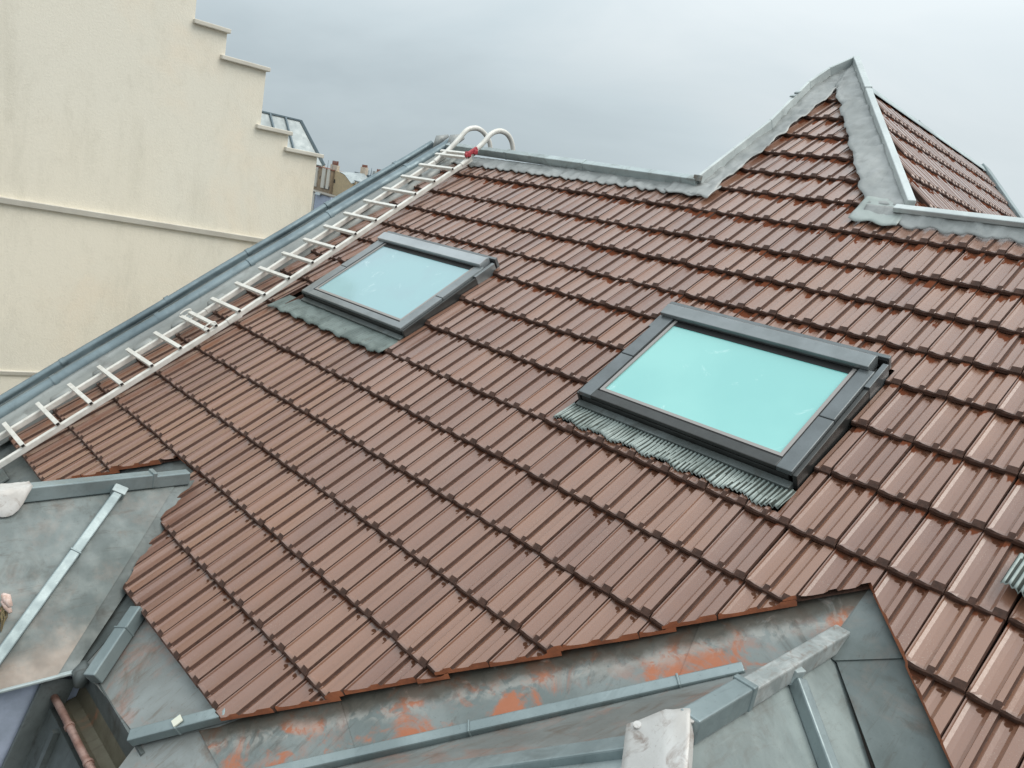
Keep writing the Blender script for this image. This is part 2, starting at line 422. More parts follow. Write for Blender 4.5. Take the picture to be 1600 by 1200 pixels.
class MB:
    """collects geometry in tile-width units, builds one mesh object in metres"""

    def __init__(self):
        self.v, self.f, self.m = [], [], []

    def face(self, idx, m=0):
        self.f.append(tuple(idx)); self.m.append(m)

    def add(self, pts):
        i = len(self.v)
        self.v += [Vector(p) for p in pts]
        return list(range(i, i + len(pts)))

    def hexa(self, a, b, m=0):
        """two quads (same winding) joined into a solid"""
        i, j = self.add(a), self.add(b)
        n = len(a)
        self.face(i[::-1], m); self.face(j, m)
        for k in range(n):
            self.face((i[k], i[(k + 1) % n], j[(k + 1) % n], j[k]), m)
        return self

    def box(self, c, h, m=0):
        x, y, z = c; a, b, d = h
        q = [(x - a, y - b), (x + a, y - b), (x + a, y + b), (x - a, y + b)]
        return self.hexa([(p[0], p[1], z - d) for p in q], [(p[0], p[1], z + d) for p in q], m)

    def rbox(self, c0, c1, v0, v1, n0, n1, m=0):
        """box on the roof slope"""
        q = [(c0, v0), (c1, v0), (c1, v1), (c0, v1)]
        return self.hexa([R3(a, b, n0) for a, b in q][::-1], [R3(a, b, n1) for a, b in q][::-1], m)

    def slab(self, pts, t, m=0):
        """polygon with thickness t hung below it"""
        pts = [Vector(p) for p in pts]
        n = Vector((0, 0, 0))
        for k in range(len(pts)):
            n += pts[k].cross(pts[(k + 1) % len(pts)])
        n.normalize()
        if n.z < 0:
            pts = pts[::-1]; n = -n
        return self.hexa([p - n * t for p in pts], pts, m)

    def bar(self, p, q, w, h, up=(0, 0, 1), m=0, lift=0.0):
        """box bar sitting on the segment p-q, w wide, h tall along up"""
        p, q, up = Vector(p), Vector(q), Vector(up).normalized()
        d = (q - p).normalized()
        s = d.cross(up).normalized()
        up = s.cross(d).normalized()
        p = p + up * lift; q = q + up * lift
        a = [p - s * w / 2, p + s * w / 2, p + s * w / 2 + up * h, p - s * w / 2 + up * h]
        b = [x + (q - p) for x in a]
        return self.hexa(a, b, m)

    def tube(self, path, r, seg=10, m=0, flat=1.0, caps=True):
        path = [Vector(p) for p in path]
        rings = []
        for k, p in enumerate(path):
            d = (path[min(k + 1, len(path) - 1)] - path[max(k - 1, 0)]).normalized()
            up = Vector((0, 0, 1)) if abs(d.z) < 0.95 else Vector((0, 1, 0))
            s = d.cross(up).normalized(); t = s.cross(d).normalized()
            rr = r[k] if isinstance(r, (list, tuple)) else r
            rings.append(self.add([p + s * rr * flat * math.cos(a) + t * rr * math.sin(a)
                                   for a in [2 * math.pi * j / seg for j in range(seg)]]))
        for a, b in zip(rings, rings[1:]):
            for j in range(seg):
                self.face((a[j], a[(j + 1) % seg], b[(j + 1) % seg], b[j]), m)
        if caps:
            self.face(rings[0][::-1], m); self.face(rings[-1], m)
        return self

    def grid(self, fn, nu, nv, m=0):
        """surface fn(u,v) with a few millimetres of thickness below"""
        ids = [[None] * (nv + 1) for _ in range(nu + 1)]
        low = [[None] * (nv + 1) for _ in range(nu + 1)]
        for i in range(nu + 1):
            for j in range(nv + 1):
                p = Vector(fn(i / nu, j / nv))
                ids[i][j] = self.add([p])[0]
                low[i][j] = self.add([p + Vector((0, 0.01, -0.035))])[0]
        for i in range(nu):
            for j in range(nv):
                self.face((ids[i][j], ids[i + 1][j], ids[i + 1][j + 1], ids[i][j + 1]), m)
        for i in range(nu):
            self.face((ids[i][0], low[i][0], low[i + 1][0], ids[i + 1][0]), m)
            self.face((ids[i][nv], ids[i + 1][nv], low[i + 1][nv], low[i][nv]), m)
        for j in range(nv):
            self.face((ids[0][j], ids[0][j + 1], low[0][j + 1], low[0][j]), m)
            self.face((ids[nu][j], low[nu][j], low[nu][j + 1], ids[nu][j + 1]), m)
        return self

    def build(self, name, mats, parent=None, smooth=False, bevel=0.0, fix=True):
        mats = mats if isinstance(mats, (list, tuple)) else [mats]
        ws = [M3(p) for p in self.v]
        lo = Vector((min(p[i] for p in ws) for i in range(3)))
        hi = Vector((max(p[i] for p in ws) for i in range(3)))
        org = Vector(((lo.x + hi.x) / 2, (lo.y + hi.y) / 2, lo.z))
        me = bpy.data.meshes.new(name)
        me.from_pydata([p - org for p in ws], [], self.f)
        for mt in mats:
            me.materials.append(mt)
        me.polygons.foreach_set('material_index', self.m)
        if fix:
            bm = bmesh.new(); bm.from_mesh(me)
            bmesh.ops.recalc_face_normals(bm, faces=bm.faces)
            bm.to_mesh(me); bm.free()
        if smooth:
            me.polygons.foreach_set('use_smooth', [True] * len(me.polygons))
            if smooth != 'all':
                me.set_sharp_from_angle(angle=math.radians(40))
        me.update()
        o = bpy.data.objects.new(name, me)
        COL.objects.link(o)
        place(o, org, parent)
        if bevel:
            b = o.modifiers.new('bevel', 'BEVEL')
            b.width = bevel * S
            b.segments = 2
            b.limit_method = 'ANGLE'
            b.angle_limit = math.radians(35)
        return o


def nz(x, y, z=0.0):
    return noise.noise(Vector((x, y, z)))


# ------------------------------------------------------------------ street
g = MB()
g.slab([(-3500, -2500, -GZ), (2500, -2500, -GZ), (2500, 4500, -GZ), (-3500, 4500, -GZ)], 3)
props(g.build('ground', M_GROUND), kind='structure')

# ------------------------------------------------------------------ the house
house = empty('house', (-9, -6, -GZ), 'house whose steep brown tiled roof with skylights and zinc dormers fills the foreground', 'house')

b = MB()       # masonry under the roof
b.hexa([(-28.5, -19.2, -GZ), (14, -19.2, -GZ), (14, 18, -GZ), (-28.5, 18, -GZ)],
       [(-28.5, -19.2, -15.2), (14, -19.2, -15.2), (14, 18, -15.2), (-28.5, 18, -15.2)])
b.hexa([(-28.45, -19, -15.3), (-28.45, 18, -15.3), (-28.45, 0, -0.9)], [(-27.4, -19, -15.3), (-27.4, 18, -15.3), (-27.4, 0, -0.9)])
b.build('wall', M_WHITEWALL, house)

# roof decks (boarding under the tiles)
RV = [0.0, 1.625, 3.316, 4.823, 6.323, 7.697, 9.343, 10.965, 12.663, 14.313, 16.006, 17.696, 19.384, 21.086, 22.756]
d = MB()
d.slab([R3(-27.4, -0.2, -0.3), R3(14, -0.2, -0.3), R3(14, 23.0, -0.3), R3(-27.4, 23.0, -0.3)], 0.25)
d.slab([(-27.4, 0.4, -0.2), (14, 0.4, -0.2), (14, 19, -13), (-27.4, 19, -13)], 0.25)
main_roof = d.build('roof_slope', M_DECK, house)

AP = (-11.55, -11.15)            # apex of the raised hip roof
HB = (-4.25, 0.2)              # foot of its right hip
RIDGE_Y = 29.3
apx = R3(AP[0], AP[1], -0.1); apx.z = 6.02
d = MB()
d.slab([R3(-11.7, 0.2, -0.3), R3(HB[0], HB[1], -0.3), R3(AP[0], AP[1], -0.3)], 0.2)
far_ridge = Vector((apx.x, RIDGE_Y, apx.z))
fR = R3(HB[0], HB[1], -0.3)
slope_r = (apx.z - fR.z) / (fR.x - apx.x)


def RF(y, s, n=0.0):
    """right face of the hip roof: y along, s down the slope"""
    cs = 1 / math.sqrt(1 + slope_r ** 2); sn = slope_r * cs
    return Vector((apx.x + s * cs + n * sn, y, apx.z - s * sn + n * cs - 0.028 * (y - apx.y)))


FS = (fR.x - apx.x) * math.sqrt(1 + slope_r ** 2)
d.slab([RF(apx.y, 0), RF(fR.y, FS), RF(RIDGE_Y - 7.5, FS), RF(RIDGE_Y, 0)], 0.2)
d.slab([(apx.x, apx.y, apx.z), (apx.x, RIDGE_Y, apx.z - 0.62), (apx.x - 3, RIDGE_Y, apx.z - 6.6), (apx.x - 3, apx.y - 3.5, apx.z - 6)], 0.2)
hip_roof = d.build('hip_roof_slope', M_DECK, house)

# ------------------------------------------------------------------ tiles
PROF = [(0.0, 0.025), (0.014, 0.070), (0.036, 0.068), (0.05, 0.034), (0.11, 0.012), (0.20, 0.0), (0.325, 0.002), (0.372, 0.033),
        (0.390, 0.066), (0.482, 0.072), (0.496, 0.010), (0.512, -0.006), (0.56, 0.012), (0.63, 0.0), (0.715, 0.003), (0.762, 0.042),
        (0.781, 0.074), (0.965, 0.080), (0.984, 0.01)]
GROOVE = (10, 17)
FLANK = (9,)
EXPO = 1.66


FILLET = {2: 0.02, 3: 0.03, 4: 0.035, 5: 0.012, 11: 0.012, 12: 0.022, 13: 0.012}     # rounded lower corners of the pans


def tile_bm():
    bm = bmesh.new()
    uvl = bm.loops.layers.uv.new('UVMap')
    sts = [(0.0, 0.10, -0.02), (0.028, 0.25, 0.0), (0.115, 1.0, 0.0), (0.9, 1.0, 0.0), (1.86, 1.0, 0.0)]
    rows = []
    for s, k, dz in sts:
        rows.append([bm.verts.new((x * S, s * S, (h * k + dz * (1 if h < .03 else .4) + (FILLET.get(i_, 0) if s == 0.028 else 0)) * S))
                     for i_, (x, h) in enumerate(PROF)])
    bot = [[bm.verts.new((x * S, s * S, -0.10 * S)) for x in (0.0, 0.984)] for s in (0.0, 1.86)]
    fs = []
    for a in range(len(rows) - 1):
        for i in range(len(PROF) - 1):
            f = bm.faces.new((rows[a][i], rows[a][i + 1], rows[a + 1][i + 1], rows[a + 1][i]))
            hump = PROF[i][1] > .05 or PROF[i + 1][1] > .05
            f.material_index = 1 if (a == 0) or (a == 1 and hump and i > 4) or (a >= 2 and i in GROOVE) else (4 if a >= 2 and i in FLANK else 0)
    f = bm.faces.new([bot[0][0], bot[0][1]] + rows[0][::-1]); f.material_index = 1
    f = bm.faces.new([bot[1][1], bot[1][0]] + rows[-1]); f.material_index = 1
    f = bm.faces.new((bot[0][1], bot[0][0], bot[1][0], bot[1][1])); f.material_index = 1
    f = bm.faces.new([bot[0][0]] + [r[0] for r in rows] + [bot[1][0]]); f.material_index = 1
    f = bm.faces.new([bot[1][1]] + [r[-1] for r in rows[::-1]] + [bot[0][1]]); f.material_index = 1
    bmesh.ops.recalc_face_normals(bm, faces=bm.faces)
    return bm


def set_uv(bm):
    uvl = bm.loops.layers.uv.verify()
    for f in bm.faces:
        for l in f.loops:
            l[uvl].uv = (l.vert.co.x / S, l.vert.co.y / S / EXPO)


TILE_MATS = [M_TILE, M_DIRTSHADE, M_CLAY, M_CLAYDARK, M_FLANK]


def mesh_from(bm, name='roof_tile'):
    set_uv(bm)
    me = bpy.data.meshes.new(name)
    for mt in TILE_MATS:
        me.materials.append(mt)
    bm.to_mesh(me)
    return me


_b = tile_bm()
TILE_ME = mesh_from(_b)
_b.free()


def clip_tile(holes, c0, v_tail, sy, keep=None):
    """whole tile minus convex holes; holes: (list of (c,v) polygon CCW in c/up, material)"""
    base = tile_bm()
    pieces = [base]

    def cut(bm, p, q, inside, mat):
        # p,q in roof (c,v); keep the side where cross sign matches
        a = Vector(((p[0] - c0) * S, (v_tail - p[1]) / sy * S, 0))
        e = Vector(((q[0] - c0) * S, (v_tail - q[1]) / sy * S, 0)) - a
        nrm_ = Vector((-e.y, e.x, 0)).normalized()      # left of the edge = inside
        r = bmesh.ops.bisect_plane(bm, geom=bm.verts[:] + bm.edges[:] + bm.faces[:], dist=1e-6, plane_co=a,
                                   plane_no=nrm_, clear_inner=inside, clear_outer=not inside)
        edges = [x for x in r['geom_cut'] if isinstance(x, bmesh.types.BMEdge)]
        if edges and mat is not None:
            try:
                nf = bmesh.ops.holes_fill(bm, edges=edges, sides=0)['faces']
                for f in nf:
                    f.material_index = mat
            except Exception:
                pass

    for poly, mat in holes:
        n = len(poly)
        # orientation: make it counter-clockwise in (c, -v)
        area = sum(poly[k][0] * -poly[(k + 1) % n][1] - poly[(k + 1) % n][0] * -poly[k][1] for k in range(n))
        if area < 0:
            poly = poly[::-1]
        out = []
        for bm in pieces:
            cur = bm
            for k in range(n):
                o = cur.copy()
                cut(o, poly[k], poly[(k + 1) % n], False, mat)
                if len(o.faces):
                    out.append(o)
                else:
                    o.free()
                cut(cur, poly[k], poly[(k + 1) % n], True, None)
                if not len(cur.faces):
                    break
            cur.free()
        pieces = out
    if not pieces:
        return None
    res = bmesh.new()
    for p in pieces:
        tmp = bpy.data.meshes.new('tmp')
        p.to_mesh(tmp)
        res.from_mesh(tmp)
        bpy.data.meshes.remove(tmp)
        p.free()
    bmesh.ops.remove_doubles(res, verts=res.verts, dist=1e-5)
    return res


# holes of the tile field, in (column, distance down the slope)
HOLES = [
    ([(-40, -2), (-25.55, -2), (-25.55, 40), (-40, 40)], 3),                 # left verge
    ([(-22.2, 7.25), (-15.42, 7.25), (-15.42, 12.72), (-22.2, 12.72)], 3),      # skylight A
    ([(-22.95, 11.1), (-22.2, 11.1), (-22.2, 12.72), (-22.95, 12.72)], 3),
    ([(-7.8, 7.2), (-1.36, 7.2), (-1.36, 12.45), (-7.8, 12.45)], 3),          # skylight B
    ([(-17.55, 19.40), (-16.35, 19.40), (-13.45, 22.9), (-13.45, 24), (-21.1, 24), (-21.1, 22.85)], 2),   # dormer A
    ([(0.9, 13.1), (12.0, 24.3), (12.0, 30), (-9.2, 30), (-7.95, 22.95)], 2),   # dormer B
]


def overlap(poly, c0, c1, v0, v1):
    cs_ = [p[0] for p in poly]; vs_ = [p[1] for p in poly]
    return not (max(cs_) < c0 or min(cs_) > c1 or max(vs_) < v0 or min(vs_) > v1)


cam_inv = cam_ob.matrix_world.inverted()
FPX = 1024 / 36.0 * cam.lens


def pix(p):
    q = cam_inv @ M3(p)
    if q.z > -0.01:
        return None
    return 512 + FPX * q.x / -q.z, 384 - FPX * q.y / -q.z


def area_px(fn, c0, c1, v0, v1):
    pts = [pix(fn(*q)) for q in ((c0, v0), (c1, v0), (c1, v1), (c0, v1))]
    if any(p is None for p in pts):
        return 0
    if not any(-30 < p[0] < 1054 and -30 < p[1] < 798 for p in pts):
        return 0
    return abs(sum(pts[k][0] * pts[(k + 1) % 4][1] - pts[(k + 1) % 4][0] * pts[k][1] for k in range(4))) / 2


ROOFROT = Matrix(((1, 0, 0), (0, CT, -ST), (0, ST, CT)))
tiles = []     # (area, parent, matrix (metres), bmesh or None)


def tile_matrix(origin, basis, sy, lift_tail=0.2, droop=0.135):
    """tail raised, head dropped, with small laying errors"""
    tilt = math.atan(droop / (EXPO * sy)) + random.gauss(0, 0.004)
    yaw = random.gauss(0, 0.007)
    roll = random.gauss(0, 0.011)
    r = basis.to_4x4() @ Matrix.Rotation(yaw, 4, 'Z') @ Matrix.Rotation(roll, 4, 'Y') @ Matrix.Rotation(-tilt, 4, 'X')
    return Matrix.Translation(origin) @ r @ Matrix.Diagonal((1, sy, 1, 1))


def lay(col, v0, v1, holes, parent, seedrow):
    sy = (v1 - v0) / EXPO
    hit = [h for h in holes if overlap(h[0], col, col + 1, v0 - 0.35, v1)]
    bm = None
    if hit:
        bm = clip_tile(hit, col, v1, sy)
        if bm is None:
            return
        # nothing but slivers left
        xs = [v.co.x for v in bm.verts]; ys = [v.co.y for v in bm.verts]
        if not xs or (max(xs) - min(xs)) < 0.04 * S or (max(ys) - min(ys)) < 0.1 * S or min(ys) > EXPO * S * 0.98:
            bm.free(); return
    n_tail = 0.155 + random.gauss(0, 0.006)
    mat = tile_matrix(M3(R3(col + random.gauss(0, 0.006), v1 + random.gauss(0, 0.012), n_tail)), ROOFROT, sy)
    ar = area_px(lambda c, v: R3(c, v, .1), col, col + 1, v0, v1)
    if bm is not None:
        xs = [v.co.x for v in bm.verts]; ys = [v.co.y for v in bm.verts]
        ar *= (max(xs) - min(xs)) / S * min(1, (max(ys) - min(ys)) / S / 1.7)
    tiles.append((ar, parent, mat, bm))


main_holes = HOLES + [
    ([(-40, -2), (-12.3, -2), (-12.3, 0.35), (-40, 0.35)], 3),
    ([(-5.3, -2), (30, -2), (30, 0.5), (-5.3, 0.5)], 3),
]
for r in range(1, 15):
    for c in range(-26, 9):
        lay(c, RV[r - 1], RV[r], main_holes, main_roof, r)
UV_ROWS = [(-1.45, 0.0), (-2.95, -1.45), (-4.5, -2.95), (-6.1, -4.5), (-7.75, -6.1), (-9.3, -7.75)]
hip_holes = [([(-40, -30), (-11.2, -30), (-11.2, 3), (-40, 3)], 3),
             ([(-11.35, -9.3), (-4.95, 0.75), (10, 0.8), (10, -12), (-11.35, -12)], 3)]
for (v0, v1) in UV_ROWS:
    for c in range(-12, -4):
        lay(c, v0, v1, hip_holes, hip_roof, 0)
# right face of the hip roof (tiny in the picture): tile columns run along +Y
cs_, sn_ = 1 / math.sqrt(1 + slope_r ** 2), slope_r / math.sqrt(1 + slope_r ** 2)
RFROT = Matrix(((0, -cs_, sn_), (1, 0, 0), (0, sn_, cs_)))
rf_rows = [0.35 + 1.66 * k for k in range(7)]
for k in range(1, 7):
    s1 = rf_rows[k]
    for j in range(0, 40):
        y0 = 1.6 + j
        smid = s1 - 1.5
        hip_y = apx.y + (fR.y - apx.y) * smid / FS
        far_y = RIDGE_Y - 7.5 * smid / FS
        if y0 < hip_y + 0.2 or y0 + 1 > far_y:
            continue
        mt = tile_matrix(M3(RF(y0, s1, 0.16)), RFROT, 1.0)
        ar = area_px(lambda a, b_: RF(a, b_, .1), y0, y0 + 1, s1 - 1.66, s1)
        tiles.append((ar * 0.25, hip_roof, mt, None))

tiles.sort(key=lambda t: -t[0])
N_IND = 300
for ar, par, mt, bm in tiles[:N_IND]:
    if bm is None:
        me = TILE_ME
    else:
        me = mesh_from(bm); bm.free()
    o = bpy.data.objects.new('roof_tile', me)
    COL.objects.link(o)
    o.parent = par
    o.matrix_basis = Matrix.Translation(-WL[par.name]) @ mt
for par in (main_roof, hip_roof):
    joined = bmesh.new()
    for ar, p, mt, bm in tiles[N_IND:]:
        if p is not par:
            continue
        me = TILE_ME if bm is None else mesh_from(bm)
        tmp = me.copy()
        tmp.transform(mt)
        joined.from_mesh(tmp)
        bpy.data.meshes.remove(tmp)
        if bm is not None:
            bm.free()
    if len(joined.verts):
        me = bpy.data.meshes.new('roof_tiles')
        for mt_ in TILE_MATS:
            me.materials.append(mt_)
        joined.to_mesh(me)
        o = bpy.data.objects.new('roof_tiles', me)
        COL.objects.link(o)
        o.parent = par
        o.location = -WL[par.name]
        o['kind'] = 'stuff'
    joined.free()


def prof_h(x):
    x = x % 1.0
    for (a, ha), (b2, hb) in zip(PROF, PROF[1:]):
        if a <= x <= b2:
            return ha + (hb - ha) * (x - a) / (b2 - a)
    return 0.05


# ------------------------------------------------------------------ ridge flashings and caps
def dressed_apron(c0, c1, v_top, v_bot, seed, bulge=0.10):
    m = MB()
    nu = int((c1 - c0) * 9)

    def fn(u, w):
        c = c0 + (c1 - c0) * u
        wave = 0.045 * math.sin(c * 6.283) + 0.09 * nz(c * 1.7, seed)
        v = v_top + (v_bot + wave - v_top) * w
        n = 0.17 + (0.02 + prof_h(c)) * w ** 1.5 * 1.0 + (0.07 if c < -8 else 0.26) * (1 - w) + bulge * nz(c * 2.1, v * 2.2, seed) * math.sin(w * 3.1)
        n += 0.03 * nz(c * 7, v * 6, seed) + 0.05 * abs(nz(c * 3.3, v * 2.6, seed + 7))
        return R3(c, v, n)
    m.grid(fn, nu, 8)
    return m


m = dressed_apron(-25.5, -12.6, 0.12, 0.85, 1)
o = m.build('ridge_apron', M_LEAD, house, smooth='all')
m = dressed_apron(-5.35, 11, 0.40, 1.0, 2, 0.05)
m.build('ridge_apron', M_LEAD, house, smooth='all')


def cap(p, q, w, h, mats, par, up=(0, 0, 1), joints=(), name='ridge_cap', bev=0.03, jl=0.14):
    """folded metal batten cap with overlap joints at fractions of its length"""
    p, q = Vector(p), Vector(q)
    m_ = MB()
    stops = [0.0] + list(joints) + [1.0]
    for k in range(len(stops) - 1):
        a, b_ = p.lerp(q, stops[k]), p.lerp(q, stops[k + 1])
        e = 0.012 * (k % 2)
        gap = 0.0
        m_.bar(a, a + (b_ - a) * (1 - gap), w + e, h + e, up)
    o_ = m_.build(name, mats, par, bevel=bev)
    if joints:
        for j in joints:
            mm = MB()
            d_ = (q - p).normalized() * jl
            c_ = p.lerp(q, j)
            mm.bar(c_ - d_ * 0.5, c_ + d_ * 0.5, w + 0.05, h + 0.035, up)
            # the joint is a sub-part of its cap
            mm.build('cap_joint', mats, o_, bevel=0.02)
    return o_


UPN = (0, -ST, CT)
cap(R3(-26.9, -0.35, 0.2), R3(-11.75, 0.16, 0.2), 0.3, 0.34, M_ZGREY, house, UPN, (0.3, 0.62))
cap(R3(-4.45, 0.5, 0.38), R3(12, 0.34, 0.38), 0.26, 0.17, M_ZPALE, house, UPN, (0.35, 0.7))
# raised roof: left verge cap, right hip cap, ridge and rear hip caps
VC = [(-11.68, 0.1), (-11.64, -4.7), (-12.1, -8.5), (-11.98, -10.0), (-11.5, -11.2)]
for a_, b_ in zip(VC, VC[1:]):
    cap(R3(*a_, 0.2), R3(*b_, 0.2), 0.13, 0.40, M_ZPALE, house, UPN, (), 'verge_cap')
TOP = R3(-11.5, -11.2, 0.2)
hipd = R3(-4.15, 0.2, 0.2)
cap(hipd, TOP, 0.24, 0.40, M_ZPALE, house, (0.25, -ST, CT), (0.72,), 'hip_cap')
cap(RF(apx.y + .2, 0, 0.02), RF(RIDGE_Y, 0, 0.02), 0.3, 0.16, M_ZGREY, house, (0, 0, 1), (0.4,), 'ridge_cap')
cap(RF(RIDGE_Y, 0, 0.15), RF(RIDGE_Y - 7.5, FS, 0.15), 0.7, 0.2, M_ZBLUE, house, (0.5, 0.2, 1), (), 'hip_cap')
m = MB()
m.grid(lambda u, w: RF(apx.y + .1 + (RIDGE_Y - apx.y) * u, 0.02 + 0.5 * w, 0.24 + 0.02 * nz(u * 60, w)), 60, 2)
m.build('ridge_apron', M_ZGREY, house, smooth='all')

# crumpled lead along the two edges of the raised roof
m = MB()


def vcap(v):
    for (c_a, v_a), (c_b, v_b) in zip(VC, VC[1:]):
        if v_b <= v <= v_a:
            return c_a + (c_b - c_a) * (v_a - v) / (v_a - v_b)
    return VC[0][0] if v > 0 else VC[-1][0]


def verge_fn(u, w):
    v = 0.9 - 12.0 * u
    edge = -10.88 + 0.06 * math.sin(v * 3.9) + 0.12 * nz(v * 1.3, 4.0)
    c0_ = vcap(v)
    c = c0_ + (max(edge, c0_ + 0.02) - c0_) * w
    lim = -11.5 + (v + 11.15) * 0.655
    c = min(c, lim) if v < -8.4 else c
    n = 0.25 + 0.03 * w + 0.10 * nz(c * 1.6, v * 1.1, 3) * (1 - w) + 0.035 * nz(c * 5, v * 4, 9) + 0.14 * abs(nz(c * 2.6, v * 1.5, 21))
    return R3(c, v, n)


m.grid(verge_fn, 110, 10)
m.build('verge_apron', M_LEAD, house, smooth='all')
m = MB()


def hip_fn(u, w):
    a = Vector((-11.1, -8.75)).lerp(Vector((-5.5, 0.2)), u)
    b_ = Vector((-11.5, -11.1)).lerp(Vector((-4.2, 0.15)), u)
    p = a.lerp(b_, w)
    jag = (0.05 * math.sin(u * 41) + 0.09 * nz(u * 22, 5)) * (1 - w)
    n = 0.32 + 0.04 * w + 0.13 * abs(nz(p.x * 1.9, p.y * 1.3, 6)) + 0.04 * nz(p.x * 5, p.y * 4, 2)
    return R3(p.x + jag * 0.8, p.y - jag * 0.4, n)


m.grid(hip_fn, 90, 8)
m.build('hip_apron', M_LEAD, house, smooth='all')
m = MB()       # corner piece where the hip meets the low ridge


def corner_fn(u, w):
    c = -5.6 + 1.5 * u
    v = -0.15 + 1.25 * w + 0.1 * u - 0.12 * u * (1 - w)
    wob = 0.07 * math.sin(c * 8) * w
    return R3(c, v + wob, 0.38 - 0.08 * w + 0.02 * nz(c * 3, v * 3, 8) + 0.05 * prof_h(c) * w)


m.grid(corner_fn, 24, 10)
m.build('corner_apron', zinc('pale_green_zinc', (0.30, 0.34, 0.32), (0.23, 0.25, 0.24), (0.37, 0.405, 0.385), 0.5, 0.25), house, smooth='all')
m = MB()       # left foot of the raised roof


def foot_fn(u, w):
    c = -12.7 + 1.95 * u
    v = 0.1 + 0.85 * w
    return R3(c, v + 0.06 * math.sin(c * 8) * w, 0.30 + 0.08 * nz(c * 2.4, v * 2.4, 12) + 0.06 * prof_h(c) * w)


m.grid(foot_fn, 24, 10)
m.build('corner_apron', M_LEAD, house, smooth='all')
m = MB().box(R3(-11.7, 0.15, 0.5), (0.13, 0.1, 0.11))
m.build('cap_stop', M_ZBROWN, house, bevel=0.02)
for cc in (-11.95, -11.92):
    pass
for vv in (-6.9, -7.25):       # tiny clips on the left verge cap
    MB().bar(R3(-12.02, vv, 0.6), R3(-11.8, vv, 0.62), 0.12, 0.05, UPN).build('cap_clip', M_ZGREY, house)

# ------------------------------------------------------------------ left verge: zinc strip, two rolls and the channel between
m = MB()
ver_pts = [(-25.35, 0.10), (-25.5, 0.34), (-25.75, 0.22), (-26.0, 0.16), (-26.55, 0.14), (-26.95, 0.15), (-27.12, 0.27)]


def strip_fn(u, w):
    k = w * (len(ver_pts) - 1)
    i = min(int(k), len(ver_pts) - 2); t_ = k - i
    c = ver_pts[i][0] + (ver_pts[i + 1][0] - ver_pts[i][0]) * t_
    n = ver_pts[i][1] + (ver_pts[i + 1][1] - ver_pts[i][1]) * t_
    v = -0.3 + 23.6 * u
    return R3(c, v, n + 0.03 * nz(c * 2, v * 0.8, 1))


m.grid(strip_fn, 90, 12)
verge = m.build('verge_strip', M_LEADWARM, house, smooth='all')
for k in range(14):            # pads pressed into the strip, one per course
    v = RV[k + 1] - 0.55
    mm = MB()
    mm.tube([R3(-25.9, v + 0.42, 0.2), R3(-25.9, v + 0.34, 0.25), R3(-25.9, v - 0.34, 0.25), R3(-25.9, v - 0.42, 0.2)], [0.05, 0.13, 0.13, 0.05], 8, flat=1.5)
    mm.build('pressed_pad', M_LEADWARM, verge, smooth='all')


def roll(c, r, n, v0, v1, joints, name, mat):
    pth = [R3(c + 0.03 * math.sin(v * .9), v, n) for v in [v0 + (v1 - v0) * k / 24 for k in range(25)]]
    mm = MB().tube(pth, r, 14)
    # the sheet that carries the roll down to the channel
    mm.rbox(c - r * 0.9, c + r * 0.9, v0, v1, n - 0.32, n)
    o_ = mm.build(name, mat, house, smooth=True)
    for j in joints:
        jj = MB().tube([R3(c, j - 0.1, n), R3(c, j + 0.1, n)], r + 0.03, 14)
        jj.build('roll_joint', mat, o_, smooth=True)
    return o_


roll(-27.34, 0.25, 0.27, -0.9, 23.6, (2.1, 6.9, 11.3, 15.8, 20.3), 'coping_roll', M_ROLL)
roll(-28.4, 0.15, 0.36, -0.5, 23.6, (2.0, 6.3, 10.8, 14.9, 19.6), 'coping_roll', M_ROLL)
m = MB()
m.rbox(-28.3, -27.5, -0.5, 23.6, 0.02, 0.1)
m.build('coping_channel', M_ZDARK, house)
m = MB()
m.rbox(-28.06, -27.98, -0.5, 23.6, 0.1, 0.3)
m.build('channel_seam', M_ZDARK, house)
for k in range(5):
    v = 1.5 + 4.6 * k
    MB().rbox(-28.3, -27.5, v, v + 0.07, 0.1, 0.14).build('channel_lap', M_ZDARK, house)
m = MB()
m.rbox(-28.58, -28.5, -0.5, 23.6, -0.8, 0.40)
m.build('coping_fascia', M_ROLL, house)
for cc, vv in ((-27.9, -0.75), (-27.0, -0.95), (-26.6, -0.7)):    # dressed ends at the ridge
    mm = MB()
    mm.tube([R3(cc, vv + .55, 0.25), R3(cc, vv + .1, 0.55), R3(cc, vv - .5, 0.45)], [0.12, 0.22, 0.08], 10)
    mm.build('dressed_end', M_LEAD, house, smooth='all')


